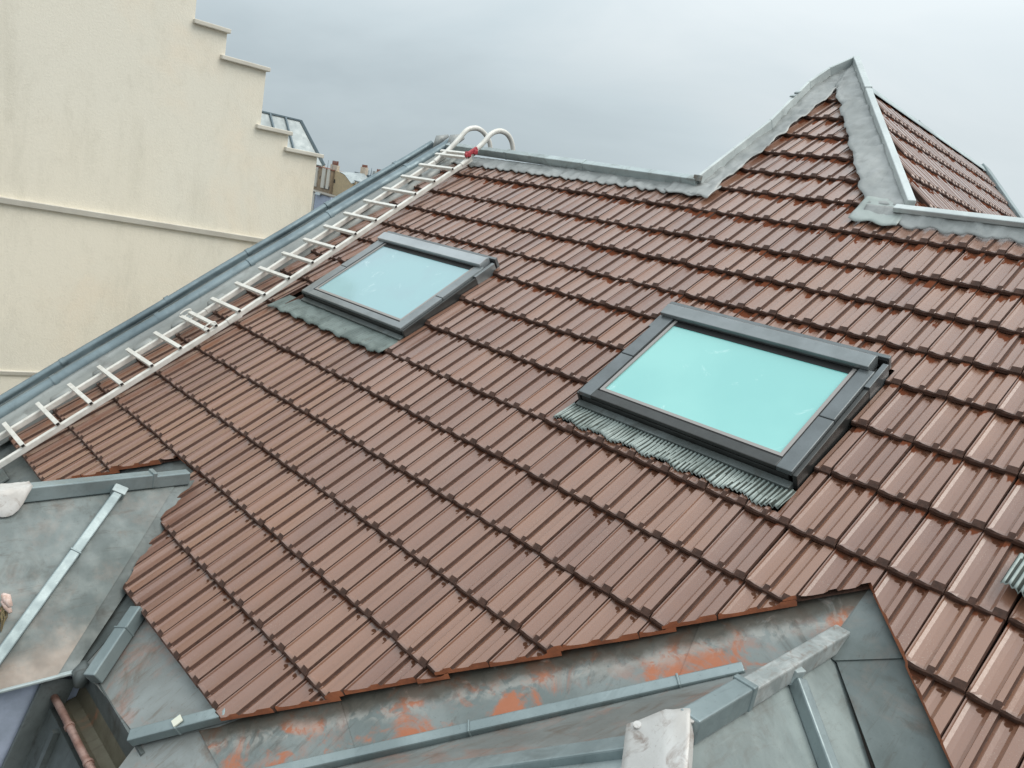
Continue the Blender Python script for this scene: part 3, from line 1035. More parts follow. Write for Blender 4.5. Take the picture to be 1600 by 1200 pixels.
# ------------------------------------------------------------------ skylights
def skylight(c0, c1, v0, v1, glass, label, m_top, m_side, m_bot):
    z = MB()
    z.rbox(c0 + 0.12, c1 - 0.12, v0 + 0.1, v1 - 0.05, -0.05, 0.30)
    root = z.build('skylight', M_FRAME, house, bevel=0.02)
    root['label'] = label
    NT = 0.5
    # glass
    p = MB().rbox(c0 + 0.62, c1 - 0.5, v0 + 0.35, v1 - 0.42, 0.36, 0.41)
    p.build('glass_pane', glass, root)
    # beads round the glass
    for (a, b2, e, f_) in ((c0 + 0.55, c0 + 0.64, v0 + 0.5, v1 - 0.36), (c1 - 0.52, c1 - 0.43, v0 + 0.5, v1 - 0.36),
                           (c0 + 0.64, c1 - 0.52, v1 - 0.45, v1 - 0.36)):
        MB().rbox(a, b2, e, f_, 0.37, 0.455).build('glazing_bead', M_TRIM, root)
    MB().rbox(c0 + 0.5, c0 + 0.55, v0 + 0.5, v1 - 0.3, 0.37, 0.44).build('gasket_and_shade', M_RUBBERSHADE, root)
    MB().rbox(c1 - 0.43, c1 - 0.38, v0 + 0.5, v1 - 0.3, 0.37, 0.44).build('gasket_and_shade', M_RUBBERSHADE, root)
    MB().rbox(c0 + 0.5, c1 - 0.38, v1 - 0.36, v1 - 0.31, 0.37, 0.44).build('gasket_and_shade', M_RUBBERSHADE, root)
    MB().rbox(c0 + 0.62, c1 - 0.5, v0 + 0.45, v0 + 0.68, 0.36, 0.425).build('gasket_and_shade', M_RUBBERSHADE, root)  # black strip added to stand for the shade under the hood
    # side covers, each in two lengths
    for (a, b2) in ((c0 + 0.1, c0 + 0.5), (c1 - 0.38, c1 - 0.02)):
        vm = v0 + (v1 - v0) * 0.56
        MB().rbox(a, b2, v0 + 0.45, vm, 0.34, NT).build('side_cover', m_side, root, bevel=0.025)
        MB().rbox(a - 0.01, b2 + 0.01, vm + 0.012, v1 - 0.02, 0.34, NT - 0.012).build('side_cover', m_side, root, bevel=0.025)
    # outer flashing flanks
    for (a, b2) in ((c0, c0 + 0.09), (c1 - 0.01, c1 + 0.1)):
        MB().rbox(a, b2, v0 + 0.05, v1 - 0.02, -0.05, 0.40).build('side_flashing', M_FRAME, root, bevel=0.015)
        MB().rbox(a - 0.015, b2 + 0.015, v0 + 0.05, v0 + 1.0, -0.05, 0.46).build('corner_sleeve', m_side, root, bevel=0.015)
    # bottom cover and sill
    MB().rbox(c0 + 0.34, c1 - 0.39, v1 - 0.3, v1 - 0.03, 0.35, NT - 0.03).build('bottom_cover', m_bot, root, bevel=0.025)
    MB().rbox(c0 + 0.05, c1 - 0.0, v1 - 0.04, v1 + 0.16, -0.05, 0.17).build('sill_flashing', M_ZDARK, root, bevel=0.02)
    # hood over the head of the sash
    h = MB()
    sec = [(v0, 0.30), (v0, 0.60), (v0 + 0.1, 0.66), (v0 + 0.5, 0.62), (v0 + 0.5, 0.50), (v0 + 0.44, 0.50), (v0 + 0.44, 0.30)]
    h.hexa([R3(c0 + 0.06, a, b2) for a, b2 in sec], [R3(c1 - 0.16, a, b2) for a, b2 in sec])
    h.build('top_cover', m_top, root, bevel=0.02)
    MB().rbox(c0 - 0.02, c1 + 0.08, v0 - 0.16, v0 - 0.04, 0.2, 0.56).build('head_flashing', M_FRAMELIGHT, root, bevel=0.015)
    MB().rbox(c0 + 0.0, c1 + 0.06, v0 - 0.045, v0 - 0.005, 0.2, 0.50).build('gasket_and_shade', M_RUBBERSHADE, root)
    return root


sk_a = skylight(-21.95, -15.35, 7.42, 11.85, M_GLASS_A, 'skylight with pale blue glass beside the ladder', M_COVA, M_COVB, M_COVB)
sk_b = skylight(-7.7, -1.5, 7.42, 11.62, M_GLASS_B, 'skylight with bright turquoise glass', M_COVB, M_FRAMELIGHT, M_FRAME)


def pleats(c0, c1, v0, v1, period, amp, parent, crumple=0.0, lip=0.0, name='pleated_apron', mat=None):
    m_ = MB()
    nu = int((c1 - c0) / period * (6 if amp > 0.015 else 3))

    def fn(u, w):
        c = c0 + (c1 - c0) * u
        ph = c / period + 0.25 * nz(c * 0.9, w * 1.2, 3)
        s = math.sin(2 * math.pi * ph)
        a = amp * (0.55 + 0.45 * w)
        vv = v0 + (v1 - v0) * w + (0.10 * math.sin(c * 6.28 * 1.0 + 0.6) * 0.5 + 0.03 * nz(c * 6, 2)) * w
        n = 0.09 + a * s + crumple * nz(c * 2.6, vv * 2.6, 5) + lip * prof_h(c) * w + 0.14 * w
        return R3(c, vv, n)
    m_.grid(fn, nu, 7)
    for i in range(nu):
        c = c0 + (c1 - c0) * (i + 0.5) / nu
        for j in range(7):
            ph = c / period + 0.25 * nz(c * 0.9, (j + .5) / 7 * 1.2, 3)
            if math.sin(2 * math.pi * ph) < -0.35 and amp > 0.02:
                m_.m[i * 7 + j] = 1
    return m_.build(name, [mat or M_APRON, M_APRONGROOVE], parent, smooth='all')


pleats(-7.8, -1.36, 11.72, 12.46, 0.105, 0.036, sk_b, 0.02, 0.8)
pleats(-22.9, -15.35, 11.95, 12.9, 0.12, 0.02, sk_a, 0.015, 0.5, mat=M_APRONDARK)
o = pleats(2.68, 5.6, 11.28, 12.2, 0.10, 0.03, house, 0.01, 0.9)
# the ribbed patch sits on top of the tiles
o.location += Vector((0, -ST, CT)) * 0.17 * S

# ------------------------------------------------------------------ valley sheets round dormer B (right, nearest)
def plate(pts, mat, parent=house, n=-0.14, t=0.06, name='zinc_sheet', bev=0.0):
    m_ = MB().slab([R3(c, v, n) for c, v in pts], t)
    return m_.build(name, mat, parent, bevel=bev)


# left valley, three sheets with open laps
VL = lambda t_: (0.9 + (-8.3 - 0.9) * t_, 12.7 + (22.9 - 12.7) * t_)      # under the tile edge
BL = lambda t_: (0.86 + (-6.3 - 0.86) * t_, 14.75 + (23.1 - 14.75) * t_)  # along the batten
for (a, b2, nn, mt) in ((0.0, 0.245, -0.13, M_ZRUST), (0.24, 0.80, -0.15, M_ZRUST), (0.795, 1.03, -0.13, M_ZRUST)):
    plate([VL(a), VL(b2), BL(b2), BL(a)], mt, n=nn)
plate([(-7.95, 22.6), (-6.1, 22.9), (-4.4, 25.4), (-8.7, 25.5), (-9.2, 24.2)], M_ZBROWN, n=-0.16)
# right valley
plate([(0.85, 12.7), (1.9, 13.75), (1.9, 14.1), (1.05, 14.75), (0.8, 14.75)], M_ZROOF, n=-0.12)
plate([(1.88, 13.75), (8.6, 20.3), (7.2, 20.9), (1.05, 14.72), (1.88, 14.05)], M_ZROOF, n=-0.15)

dm = MB()      # dormer B body
ZB = -8.5
R0 = Vector((0.86, -11.7, ZB)); R1 = Vector((0.86, -16.5, ZB))
LH = Vector((-4.9, -18.75, ZB - 0.69 * 5.76))
LV = Vector((-6.6, -19.1, ZB - 0.69 * 7.46))
RA = Vector((8.0, -18.0, ZB - 0.65 * 7.14))
RB = Vector((8.0, -24.0, ZB - 0.65 * 7.14))
dm.slab([R0, R1, LH, LV], 0.12)
dormer_b = dm.build('dormer_roof', M_ZBROWN, house)
dormer_b['label'] = 'bluish grey zinc dormer roof with a pale patch plate at the lower right'
m = MB().slab([R0, RA, RB, R1], 0.12)
m.build('zinc_sheet', M_ZROOFL, dormer_b)
m = MB().slab([R1 + Vector((0, 0, -.01)), RB, Vector((-4.9, -25.0, ZB - 4.6)), LH], 0.12)
m.build('zinc_sheet', M_ZGREY, dormer_b)
m = MB()       # masonry of the dormer below its roof
m.hexa([(-4.6, -23, -40), (7.6, -23, -40), (7.6, -17, -40), (-4.6, -17, -40)], [(-4.6, -23, -14), (7.6, -23, -14), (7.6, -17, -14), (-4.6, -17, -14)])
m.build('dormer_wall', M_WHITEWALL, dormer_b)
nl = Vector((-0.69, 0, 1)).normalized()
nr = Vector((0.65, 0, 1)).normalized()
# ridge cap, hip roll, valley batten, seam
cap(Vector((0.86, -11.15, ZB - 0.02)), Vector((0.86, -15.0, ZB - 0.02)), 0.30, 0.34, M_ZFLAKE, dormer_b, joints=(), name='ridge_cap')
cap(Vector((0.86, -15.0, ZB - 0.0)), Vector((0.86, -16.5, ZB - 0.0)), 0.33, 0.38, M_ZBLUE, dormer_b, joints=(), name='ridge_cap')
MB().bar(Vector((0.86, -14.93, ZB)), Vector((0.86, -15.06, ZB)), 0.37, 0.41).build('cap_joint', M_ZBLUE, dormer_b, bevel=0.02)
hl1 = Vector((-0.2, -16.86, ZB - 0.69 * 1.06)); hl2 = Vector((-4.9, -18.75, ZB - 0.69 * 5.76))
h0 = Vector((0.5, -16.6, ZB - 0.62)); hl2 = hl2 - Vector((0, 0, 0.5))
cap(h0, hl2, 0.34, 0.40, M_ZBLUE, dormer_b, (-0.3, -0.2, 1), (), 'hip_roll')
ba, bb = R3(-0.05, 15.85, -0.1), R3(-6.4, 23.25, -0.1)
cap(ba, bb, 0.22, 0.20, M_ZBLUE, dormer_b, (-0.2, -ST, CT), (0.12, 0.52), 'valley_batten', jl=0.05)
sa = Vector((0.98, -13.5, ZB - 0.65 * 0.12)); sb_ = Vector((3.5, -15.1, ZB - 0.65 * 2.64))
cap(sa, sb_, 0.22, 0.24, M_ZBLUE, dormer_b, nr, (), 'standing_seam')
MB().bar(sa + Vector((-.1, 0, .05)), sa + Vector((.05, -.03, 0.02)), 0.26, 0.28, nr).build('seam_end', M_ZGREY, dormer_b, bevel=0.02)
# the whitish plate folded over the ridge end
m = MB()


def plate_fn(u, w):
    # u along the ridge/hip, w across: wraps from the left slope over the top to the right slope
    along = [Vector((0.90, -16.38, ZB + 0.22)), Vector((0.80, -16.42, ZB + 0.43)), Vector((0.52, -16.55, ZB + 0.26)), Vector((0.10, -16.75, ZB - 0.16))]
    k = u * 3; i = min(int(k), 2); p = along[i].lerp(along[i + 1], k - i)
    out = Vector((0.75, -1.0, -0.70)).normalized()
    L_ = 0.45 + 0.7 * math.sin(math.pi * (0.1 + 0.8 * u)) ** 0.7
    return p + out * L_ * w + Vector((0, 0, 0.07 * math.sin(w * 3.1) * math.sin(u * 3.1) + 0.03 * nz(u * 5, w * 5)))


m.grid(plate_fn, 18, 10)
m.build('patch_plate', M_PLATE, dormer_b, smooth='all')
for q in (plate_fn(0.22, 0.10), plate_fn(0.9, 0.10)):
    MB().tube([q, q + Vector((0.0, -0.02, 0.035))], 0.06, 12).build('solder_button', M_PLATE, dormer_b, bevel=0.01)

# ------------------------------------------------------------------ dormer A (left)
ZA, MA = -11.2, 0.803
XA = -15.9
A0 = Vector((XA, -15.9, ZA)); A1 = Vector((XA, -20.55, ZA))
XE = -12.27
EZ = ZA - MA * (XE - XA)
dm = MB()
dm.slab([A0, Vector((XE, -20.15, EZ)), Vector((XE, -25.2, EZ)), A1], 0.1)
dormer_a = dm.build('dormer_roof', M_ZDARK, house)
naa = Vector((MA, 0, 1)).normalized() * 0.03
MB().slab([p_ + naa for p_ in (Vector((XA, -16.6, ZA)), Vector((XE, -20.5, EZ)), Vector((XE, -25.2, EZ)), A1)], 0.025).build('zinc_sheet', M_ZROOFA, dormer_a)
dormer_a['label'] = 'zinc dormer roof below the foot of the ladder'
MB().slab([A0, A1, Vector((-19.6, -24.6, ZA - MA * 3.7)), Vector((-19.6, -20.3, ZA - MA * 3.7))], 0.1).build('zinc_sheet', M_ZROOF, dormer_a)
MB().slab([A1, Vector((XE, -25.2, EZ)), Vector((-19.6, -24.6, ZA - MA * 3.7))], 0.1).build('zinc_sheet', M_ZDARK, dormer_a)
cap(Vector((XA, -16.3, ZA - 0.05)), Vector((XA, -17.35, ZA - 0.05)), 0.33, 0.36, M_ZBLUE, dormer_a, name='ridge_cap')
cap(Vector((XA, -17.3, ZA - 0.03)), Vector((XA, -20.7, ZA - 0.03)), 0.36, 0.40, M_ZBLUE, dormer_a, joints=(), name='ridge_cap')
MB().bar(Vector((XA, -17.24, ZA)), Vector((XA, -17.36, ZA)), 0.39, 0.42).build('cap_joint', M_ZBLUE, dormer_a, bevel=0.02)
na = Vector((MA, 0, 1)).normalized()
s0 = Vector((XA + 0.1, -18.2, ZA - MA * 0.1)); s1 = Vector((XE - .02, -22.15, EZ + .02))
cap(s0, s1, 0.24, 0.27, M_ZBLUE, dormer_a, na, (0.36,), 'standing_seam', jl=0.05)
MB().bar(s0 + Vector((-.05, .02, .02)), s0 + Vector((.12, -.13, -.1)), 0.36, 0.31, na).build('seam_end', M_ZGREY, dormer_a, bevel=0.02)
cap(Vector((XA - .1, -20.75, ZA - 0.1)), Vector((XA + 0.3, -23.0, ZA - 1.6)), 0.34, 0.30, M_ZDARK, dormer_a, name='hip_roll')
m = MB()


def plate_a(u, w):
    dx = -0.5 + (0.95 - 0.30 * (2 * w - 1) ** 2) * u
    z_ = max(ZA + 0.41 - 2.4 * max(0.0, abs(dx) - 0.2), ZA - MA * abs(dx) + 0.07) + 0.01 * nz(u * 4, w * 4)
    return Vector((XA + dx, -20.3 - 1.2 * w, z_ - 0.25 * max(0, w - 0.5)))


m.grid(plate_a, 16, 10)
m.build('patch_plate', M_PLATE, dormer_a, smooth='all')
MB().bar(Vector((XE, -20.1, EZ - .02)), Vector((XE, -25.2, EZ - .02)), 0.12, 0.07).build('drip_edge', M_ZGREY, dormer_a, bevel=0.02)
m = MB()       # cheek wall
m.hexa([(XE - 0.35, -24.6, -40), (XE - 0.35, -19.3, -40), (XE - 0.35, -19.3, EZ - 0.05), (XE - 0.35, -24.6, EZ - 0.05)],
       [(XE - 4.5, -24.6, -40), (XE - 4.5, -19.3, -40), (XE - 4.5, -19.3, EZ - 0.05), (XE - 4.5, -24.6, EZ - 0.05)])
m.build('dormer_cheek', M_BLUEWALL, dormer_a)
m = MB()
m.bar(Vector((XE - 0.28, -20.35, EZ - 0.2)), Vector((XE - 0.28, -21.8, EZ - 4.2)), 0.75, 0.1, (1, 0, 0))
m.build('cheek_flashing', M_ZDARK, dormer_a, bevel=0.02)

# valley sheets of dormer A
plate([(-16.9, 18.9), (-15.6, 19.6), (-12.9, 22.9), (-12.3, 24.55), (-13.3, 24.0), (-16.1, 20.2)], M_ZDARK, n=-0.1)
plate([(-13.7, 22.4), (-7.6, 22.4), (-7.9, 22.9), (-9.15, 24.2), (-11.5, 24.35), (-12.45, 24.55)], M_ZBROWN, n=-0.12)
plate([(-17.9, 19.2), (-16.2, 19.0), (-15.9, 19.6), (-19.8, 24.4), (-22.0, 23.2)], M_ZDARK, n=-0.12)
cap(R3(-12.5, 22.75, -0.08), R3(-11.5, 24.32, -0.08), 0.32, 0.34, M_ZBLUE, house, UPN, (0.33,), 'valley_batten', jl=0.05)
cap(R3(-7.85, 22.6, -0.08), R3(-9.2, 24.28, -0.08), 0.26, 0.24, M_ZBLUE, house, UPN, (0.5,), 'valley_batten', jl=0.05)
MB().bar(R3(-8.6, 23.4, 0.18), R3(-8.42, 23.42, 0.18), 0.2, 0.03, UPN).build('cap_clip', M_STICKER, house)
# eave sheets at the far left, at the foot of the ladder
plate([(-28.0, 22.6), (-20.6, 22.6), (-19.8, 24.6), (-28.0, 24.9)], M_ZDARK, n=-0.1)
for k, cc in enumerate((-26.6, -25.2, -23.9, -22.4)):
    plate([(cc, 23.45), (cc + 0.95, 23.45), (cc + 1.0, 24.35), (cc + 0.05, 24.35)], M_ZROOF, n=0.0, t=0.05)

# ------------------------------------------------------------------ gutter between the dormers
EY, EZ2 = R3(0, 24.3, -0.1).y, R3(0, 24.3, -0.1).z
m = MB()
m.hexa([(-12.5, EY, EZ2), (-8.8, EY, EZ2), (-8.8, EY, EZ2 - 0.62), (-12.5, EY, EZ2 - 0.62)],
       [(-12.5, EY + 0.08, EZ2), (-8.8, EY + 0.08, EZ2), (-8.8, EY + 0.08, EZ2 - 0.62), (-12.5, EY + 0.08, EZ2 - 0.62)])
m.build('gutter_back', M_ZDARK, house)
m = MB()
pts = [(EY + 0.0, EZ2 - 0.6), (EY - 0.12, EZ2 - 0.95), (EY - 0.35, EZ2 - 1.02), (EY - 0.5, EZ2 - 0.9), (EY - 0.56, EZ2 - 0.78),
       (EY - 0.62, EZ2 - 0.8), (EY - 0.55, EZ2 - 1.0), (EY - 0.3, EZ2 - 1.14), (EY - 0.0, EZ2 - 1.1)]
m.hexa([(-12.55, y, z_) for y, z_ in pts], [(-4.0, y, z_) for y, z_ in pts])
M_GUT = zinc('grimy_gutter_zinc', (0.085, 0.075, 0.05), (0.05, 0.035, 0.022), (0.15, 0.14, 0.10), 0.6, 0.2, rust=0.5, dirt=0.7)
m.build('gutter', M_GUT, house)
m = MB().tube([(-12.6 + k * 0.5, EY - 0.62 + 0.01 * math.sin(k), EZ2 - 0.74) for k in range(18)], 0.085, 10)
m.build('copper_pipe', M_PIPE, house, smooth='all')
for x in (-11.25, -9.9, -8.6):
    MB().tube([(x - .04, EY - 0.62, EZ2 - 0.74), (x + .04, EY - 0.62, EZ2 - 0.74)], 0.11, 10).build('pipe_collar', M_PIPE, house, smooth=True)
# steep lower slope (mansard) below the gutter
m = MB()
m.hexa([(-12.6, EY - 0.7, EZ2 - 1.0), (-4.6, EY - 0.7, EZ2 - 1.0), (-4.6, EY - 4.5, EZ2 - 12), (-12.6, EY - 4.5, EZ2 - 12)],
       [(-12.6, EY + 0.1, EZ2 - 1.2), (-4.6, EY + 0.1, EZ2 - 1.2), (-4.6, EY - 3.7, EZ2 - 12.2), (-12.6, EY - 3.7, EZ2 - 12.2)])
m.build('lower_slope', M_ZDARK, house)
for x in (-11.6, -9.9, -8.3):
    MB().bar((x, EY - 0.72, EZ2 - 1.05), (x + .4, EY - 4.5, EZ2 - 12), 0.16, 0.14, (0, -1, 0.3)).build('standing_seam', M_ZDARK, house)
m = MB()       # scrolled outlet at the corner of dormer A
m.tube([(-12.35, EY - 0.05, EZ2 + 0.1), (-12.2, EY - 0.12, EZ2 - 0.08), (-12.1, EY - 0.2, EZ2 - 0.4)], [0.05, 0.24, 0.12], 12)
m.build('scrolled_end', M_ZDARK, house, smooth='all')
m = MB()       # orange stained sheet end at the corner of dormer B
m.slab([(-9.0, EY + .1, EZ2 - .02), (-7.9, EY + 0.1, EZ2 - .02), (-7.3, EY - 0.7, EZ2 - 0.55), (-8.7, EY - 0.6, EZ2 - 0.75)], 0.08)
m.build('zinc_sheet', M_ZRUST, house)

# ------------------------------------------------------------------ ladder
lad = empty('ladder', R3(-24.3, 12, 0.3), 'long pale aluminium ladder hooked over the ridge and lying along the roof edge', 'ladder')
up0, up1, up2 = (-25.15, 24.5), (-25.0, 14.0), (-25.85, 0.75)
lo0, lo1, lo2 = (-23.2, 24.5), (-23.05, 14.0), (-23.85, 0.75)
for a, b2 in ((up0, up1), (lo0, lo1)):
    MB().bar(R3(*a, 0.34), R3(*b2, 0.34), 0.165, 0.21, UPN).build('rail', M_ALU, lad, bevel=0.03)
for a, b2 in ((up1, up2), (lo1, lo2)):
    MB().bar(R3(a[0] + .02, a[1] + 0.6, 0.37), R3(*b2, 0.37), 0.165, 0.21, UPN).build('rail', M_ALU, lad, bevel=0.03)


def lerp2(seq, v):
    for a, b2 in zip(seq, seq[1:]):
        if b2[1] <= v <= a[1]:
            t_ = (a[1] - v) / (a[1] - b2[1])
            return a[0] + (b2[0] - a[0]) * t_
    return seq[-1][0]


rungs = [23.75, 22.55, 21.33, 20.12, 18.95, 17.77, 16.6, 15.42, 15.08, 14.05, 12.86, 11.65, 10.43, 9.26, 8.09, 6.92, 5.72, 4.53, 3.31, 2.11, 0.98, 0.62]
for v in rungs:
    ca = lerp2((up0, up1, up2), v) - 0.35
    cb = lerp2((lo0, lo1, lo2), v) + 0.12
    nn = 0.565
    r_ = MB().bar(R3(ca, v, nn), R3(cb, v - 0.03, nn), 0.15, 0.13, UPN).build('rung', M_ALU, lad, bevel=0.015)
    MB().bar(R3(cb - 0.01, v - 0.03, nn + 0.025), R3(cb + 0.008, v - 0.03, nn + 0.025), 0.10, 0.085, UPN).build('rung_end', M_HOLE, r_)
for cc in (-25.3, -23.0):      # the joining clamps
    pth = [R3(cc, 15.25 + 0.26 * math.cos(a), 0.72 + 0.10 * math.sin(a)) for a in [2 * math.pi * k / 16 for k in range(17)]]
    MB().tube(pth, 0.028, 8, caps=False).build('joining_clamp', M_ALU, lad, smooth='all')


def hook(x, pts_, ca, va):
    pth = [R3(ca, va + 0.7, 0.5), R3(ca * 0.6 + x * 0.4, va + 0.2, 0.56)] + [Vector((x, y, z_)) for y, z_ in pts_]
    # smooth the path
    for _ in range(2):
        q = [pth[0]]
        for a, b2 in zip(pth, pth[1:]):
            q += [a.lerp(b2, 0.25), a.lerp(b2, 0.75)]
        q.append(pth[-1]); pth = q
    MB().tube(pth, 0.125, 12, flat=0.8).build('ridge_hook', M_ALU, lad, smooth='all')


hook(-23.8, [(-1.03, 0.13), (-0.3, 0.84), (-0.09, 1.18), (0.19, 1.40), (0.57, 1.54), (1.01, 1.50), (1.38, 1.25), (1.60, 0.84), (1.66, 0.4)], -23.8, 0.75)
hook(-25.75, [(-0.68, 0.35), (-0.13, 1.03), (0.13, 1.38), (0.51, 1.55), (0.92, 1.60), (1.4, 1.41), (1.79, 1.05), (1.9, 0.6)], -25.8, 0.75)
m = MB()
m.box(R3(-23.72, 0.55, 0.75), (0.13, 0.12, 0.12)).box(R3(-23.75, 0.92, 0.8), (0.12, 0.13, 0.12)).bar(R3(-23.7, 1.15, 0.72), R3(-23.7, 0.35, 0.74), 0.13, 0.2, UPN)
m.build('hook_clamp', M_RED, lad, bevel=0.05)

# ------------------------------------------------------------------ a scrap of debris on dormer A
db = empty('debris', (-13.45, -21.55, -13.1), 'little pinkish rag and mossy twigs caught on the zinc at the left edge', 'debris')
random.seed(3)


def on_slope(x, y, h):
    return Vector((x, y, ZA - MA * (x - XA) + h))


m = MB()
m.grid(lambda u, w: on_slope(-13.72 + 0.3 * u, -21.5 + .1 * u - 0.3 * w, 0.40 + 0.10 * nz(u * 4, w * 4, 1) - 0.2 * w), 8, 8)
m.build('rag', M_PINK, db, smooth='all')
m = MB()
m.tube([on_slope(-13.62, -21.32, 0.52), on_slope(-13.5, -21.28, 0.60), on_slope(-13.35, -21.22, 0.55)], [0.05, 0.1, 0.05], 10)
m.tube([on_slope(-13.58, -21.34, 0.42), on_slope(-13.44, -21.27, 0.45), on_slope(-13.32, -21.22, 0.43)], [0.04, 0.075, 0.04], 10)
m.build('plaster_lump', M_BONE, db, smooth='all')
for k in range(14):
    a = on_slope(-13.5 + random.uniform(-.1, .12), -21.33 + random.uniform(-.08, .1), 0.4)
    b2 = on_slope(-13.35 + random.uniform(-.16, .12), -21.52 + random.uniform(-.15, .12), 0.08)
    MB().tube([a, a.lerp(b2, .5) + Vector((random.uniform(-.05, .05), random.uniform(-.05, .05), .02)), b2], [0.015, 0.022, 0.012], 6).build('twig', M_TWIG, db)

# ------------------------------------------------------------------ cream neighbour with the stepped party wall
nb = empty('neighbour_building', (-50, -14, -GZ), 'tall cream rendered building with a blank stepped gable wall, left of the roof', 'building')
XW = -42.0
out = [(-34, -GZ), (1.62, -GZ), (1.62, -0.95), (-0.55, -0.88), (-0.55, 0.1), (-2.45, 0.1), (-2.45, 3.4), (-5.02, 3.4), (-5.02, 4.86),
       (-6.9, 4.86), (-6.9, 9.5), (-34, 9.5)]
m = MB()
cut_hi = lambda y: -5.02 - 0.048 * (y + 31)
# lower wall (slightly proud) and upper wall
m.hexa([(XW, y, z_) for y, z_ in out], [(XW - 1.6, y, z_) for y, z_ in out])
nbw = m.build('gable_wall', M_WALL, nb)
MB().hexa([(XW - 1.6, -34, -GZ), (XW - 1.6, 1.4, -GZ), (XW - 1.6, 1.4, -6), (XW - 1.6, -8, 3), (XW - 1.6, -34, 6)],
          [(XW - 30, -34, -GZ), (XW - 30, 1.4, -GZ), (XW - 30, 1.4, -6), (XW - 30, -8, 3), (XW - 30, -34, 6)]).build('building_body', M_WALL, nb)
for (y0, y1, z_, lab) in ((-7.0, -4.9, 4.86, 0), (-5.3, -2.3, 3.4, 0), (-2.75, -0.4, 0.05, 0), (-0.75, 1.95, -0.93, 0)):
    MB().hexa([(XW + 0.28, y0, z_), (XW + 0.28, y1, z_), (XW - 1.8, y1, z_), (XW - 1.8, y0, z_)],
              [(XW + 0.28, y0, z_ + 0.24), (XW + 0.28, y1, z_ + 0.24), (XW - 1.8, y1, z_ + 0.3), (XW - 1.8, y0, z_ + 0.3)]).build('coping', M_COPE, nb, bevel=0.04)
for (za, zb, h, pr) in ((-5.1, -6.62, 0.34, 0.26), (-13.9, -16.0, 0.26, 0.16)):
    m = MB()
    y0, y1 = -34, 1.6
    m.hexa([(XW - .05, y0, za), (XW + pr, y0, za - 0.02), (XW + pr - .06, y0, za - h), (XW - .05, y0, za - h)],
           [(XW - .05, y1, zb), (XW + pr, y1, zb - 0.02), (XW + pr - .06, y1, zb - h), (XW - .05, y1, zb - h)])
    m.build('cornice', M_COPE, nb, bevel=0.03)
MB().box((XW - 1.5, 1.72, -45), (1.2, 0.09, 39)).build('corner_strip', M_LEDGE, nb)

# ------------------------------------------------------------------ zinc roof peeping over the stepped wall
zb = empty('zinc_roofed_building', (-64, -4, -GZ), 'building behind the stepped gable whose pale zinc roof shows above the lower steps', 'building')
MB().hexa([(-57, -18, -GZ), (-57, 10.2, -GZ), (-75, 10.2, -GZ), (-75, -18, -GZ)],
          [(-57, -18, -1.2), (-57, 10.2, -1.2), (-75, 10.2, -1.2), (-75, -18, -1.2)]).build('building_body', M_WALL, zb)
q = [Vector((-56.6, -18, -1.2)), Vector((-56.6, 10.7, -1.2)), Vector((-58.6, 9.15, 2.1)), Vector((-58.6, -18, 2.15))]
zr = MB().slab(q, 0.2).build('zinc_roof', M_FARZINC, zb)
MB().slab([q[3], q[2], Vector((-73, 9.15, 2.4)), Vector((-73, -18, 2.4))], 0.2).build('flat_roof', M_FARZINC, zb)
MB().slab([q[1], Vector((-74, 10.7, -1.2)), Vector((-73, 9.15, 2.1)), q[2]], 0.2).build('zinc_roof', M_FARZINC, zb)
for y in (4.9, 6.35, 7.75):
    MB().bar((-56.65, y + 0.35, -1.1), (-58.6, y, 2.1), 0.13, 0.16, (1, 0, .6)).build('standing_seam', M_FARDARK, zb)
MB().bar(q[1], q[2], 0.2, 0.2, (1, 1, .6)).build('hip_cap', M_FARDARK, zb)
MB().bar(q[3], q[2], 0.22, 0.12, (0, 0, 1)).build('ridge_cap', M_FARDARK, zb)

# ------------------------------------------------------------------ distant street front (about 100 m away)
YF = 500.0


def fbox(parent, name, x0, x1, z0, z1, y, dep, mat, slope=0.0, lean=0.0, bevel=0.0):
    m_ = MB()
    a = [(x0, y, z0), (x1, y, z0 + slope), (x1 + lean, y, z1 + slope), (x0 + lean, y, z1)]
    m_.hexa([Vector(p) + Vector((0, dep, 0)) for p in a], a)
    return m_.build(name, mat, parent)


fa = empty('distant_building', (-895, YF + 10, -GZ), 'distant building with pale vertical flues down its sooty party wall', 'building')
fbox(fa, 'wall', -925, -870, -GZ, 7.5, YF, 22, M_BROWNWALL, slope=-2.0)
fbox(fa, 'roof_edge', -925, -869, 7.6, 8.9, YF - 0.8, 22, M_POT, slope=-2.2)
for x, w in ((-905, 4.2), (-889.5, 7.5), (-877.5, 5.5)):
    f_ = fbox(fa, 'flue', x, x + w, -17, 6.8, YF - 1.6, 1.6, M_WHITEWALL, slope=-.2)
for x in (-881.3, -872.6):
    fbox(fa, 'window', x, x + 2.2, -18.0, -13.8, YF - 0.4, 0.5, M_WINDOW)
fbox(fa, 'window', -896.0, -894.6, -7, -3, YF - 0.3, 0.5, M_WINDOW)
fbox(fa, 'chimney', -911, -899, 8, 13.0, YF + 3, 4, M_CHIM)
for x in (-911, -908.5, -906, -903.5):
    MB().tube([(x, YF + 5, 12.8), (x, YF + 5, 18.0)], [0.9, 0.65], 8).build('chimney_pot', M_POT, fa)
fbox(fa, 'chimney', -881, -866, 7.0, 13.2, YF + 4, 4, M_CHIM, slope=-.6)
for x in (-879.5, -876.5, -873.5, -870.5, -867.8):
    MB().tube([(x, YF + 6, 12.6), (x, YF + 6, 17.8)], [0.9, 0.65], 8).build('chimney_pot', M_POT, fa)
MB().tube([(-890.5, YF + 6, 8), (-890.5, YF + 6, 17.5)], [0.35, 0.15], 6).build('antenna', M_FARDARK, fa)
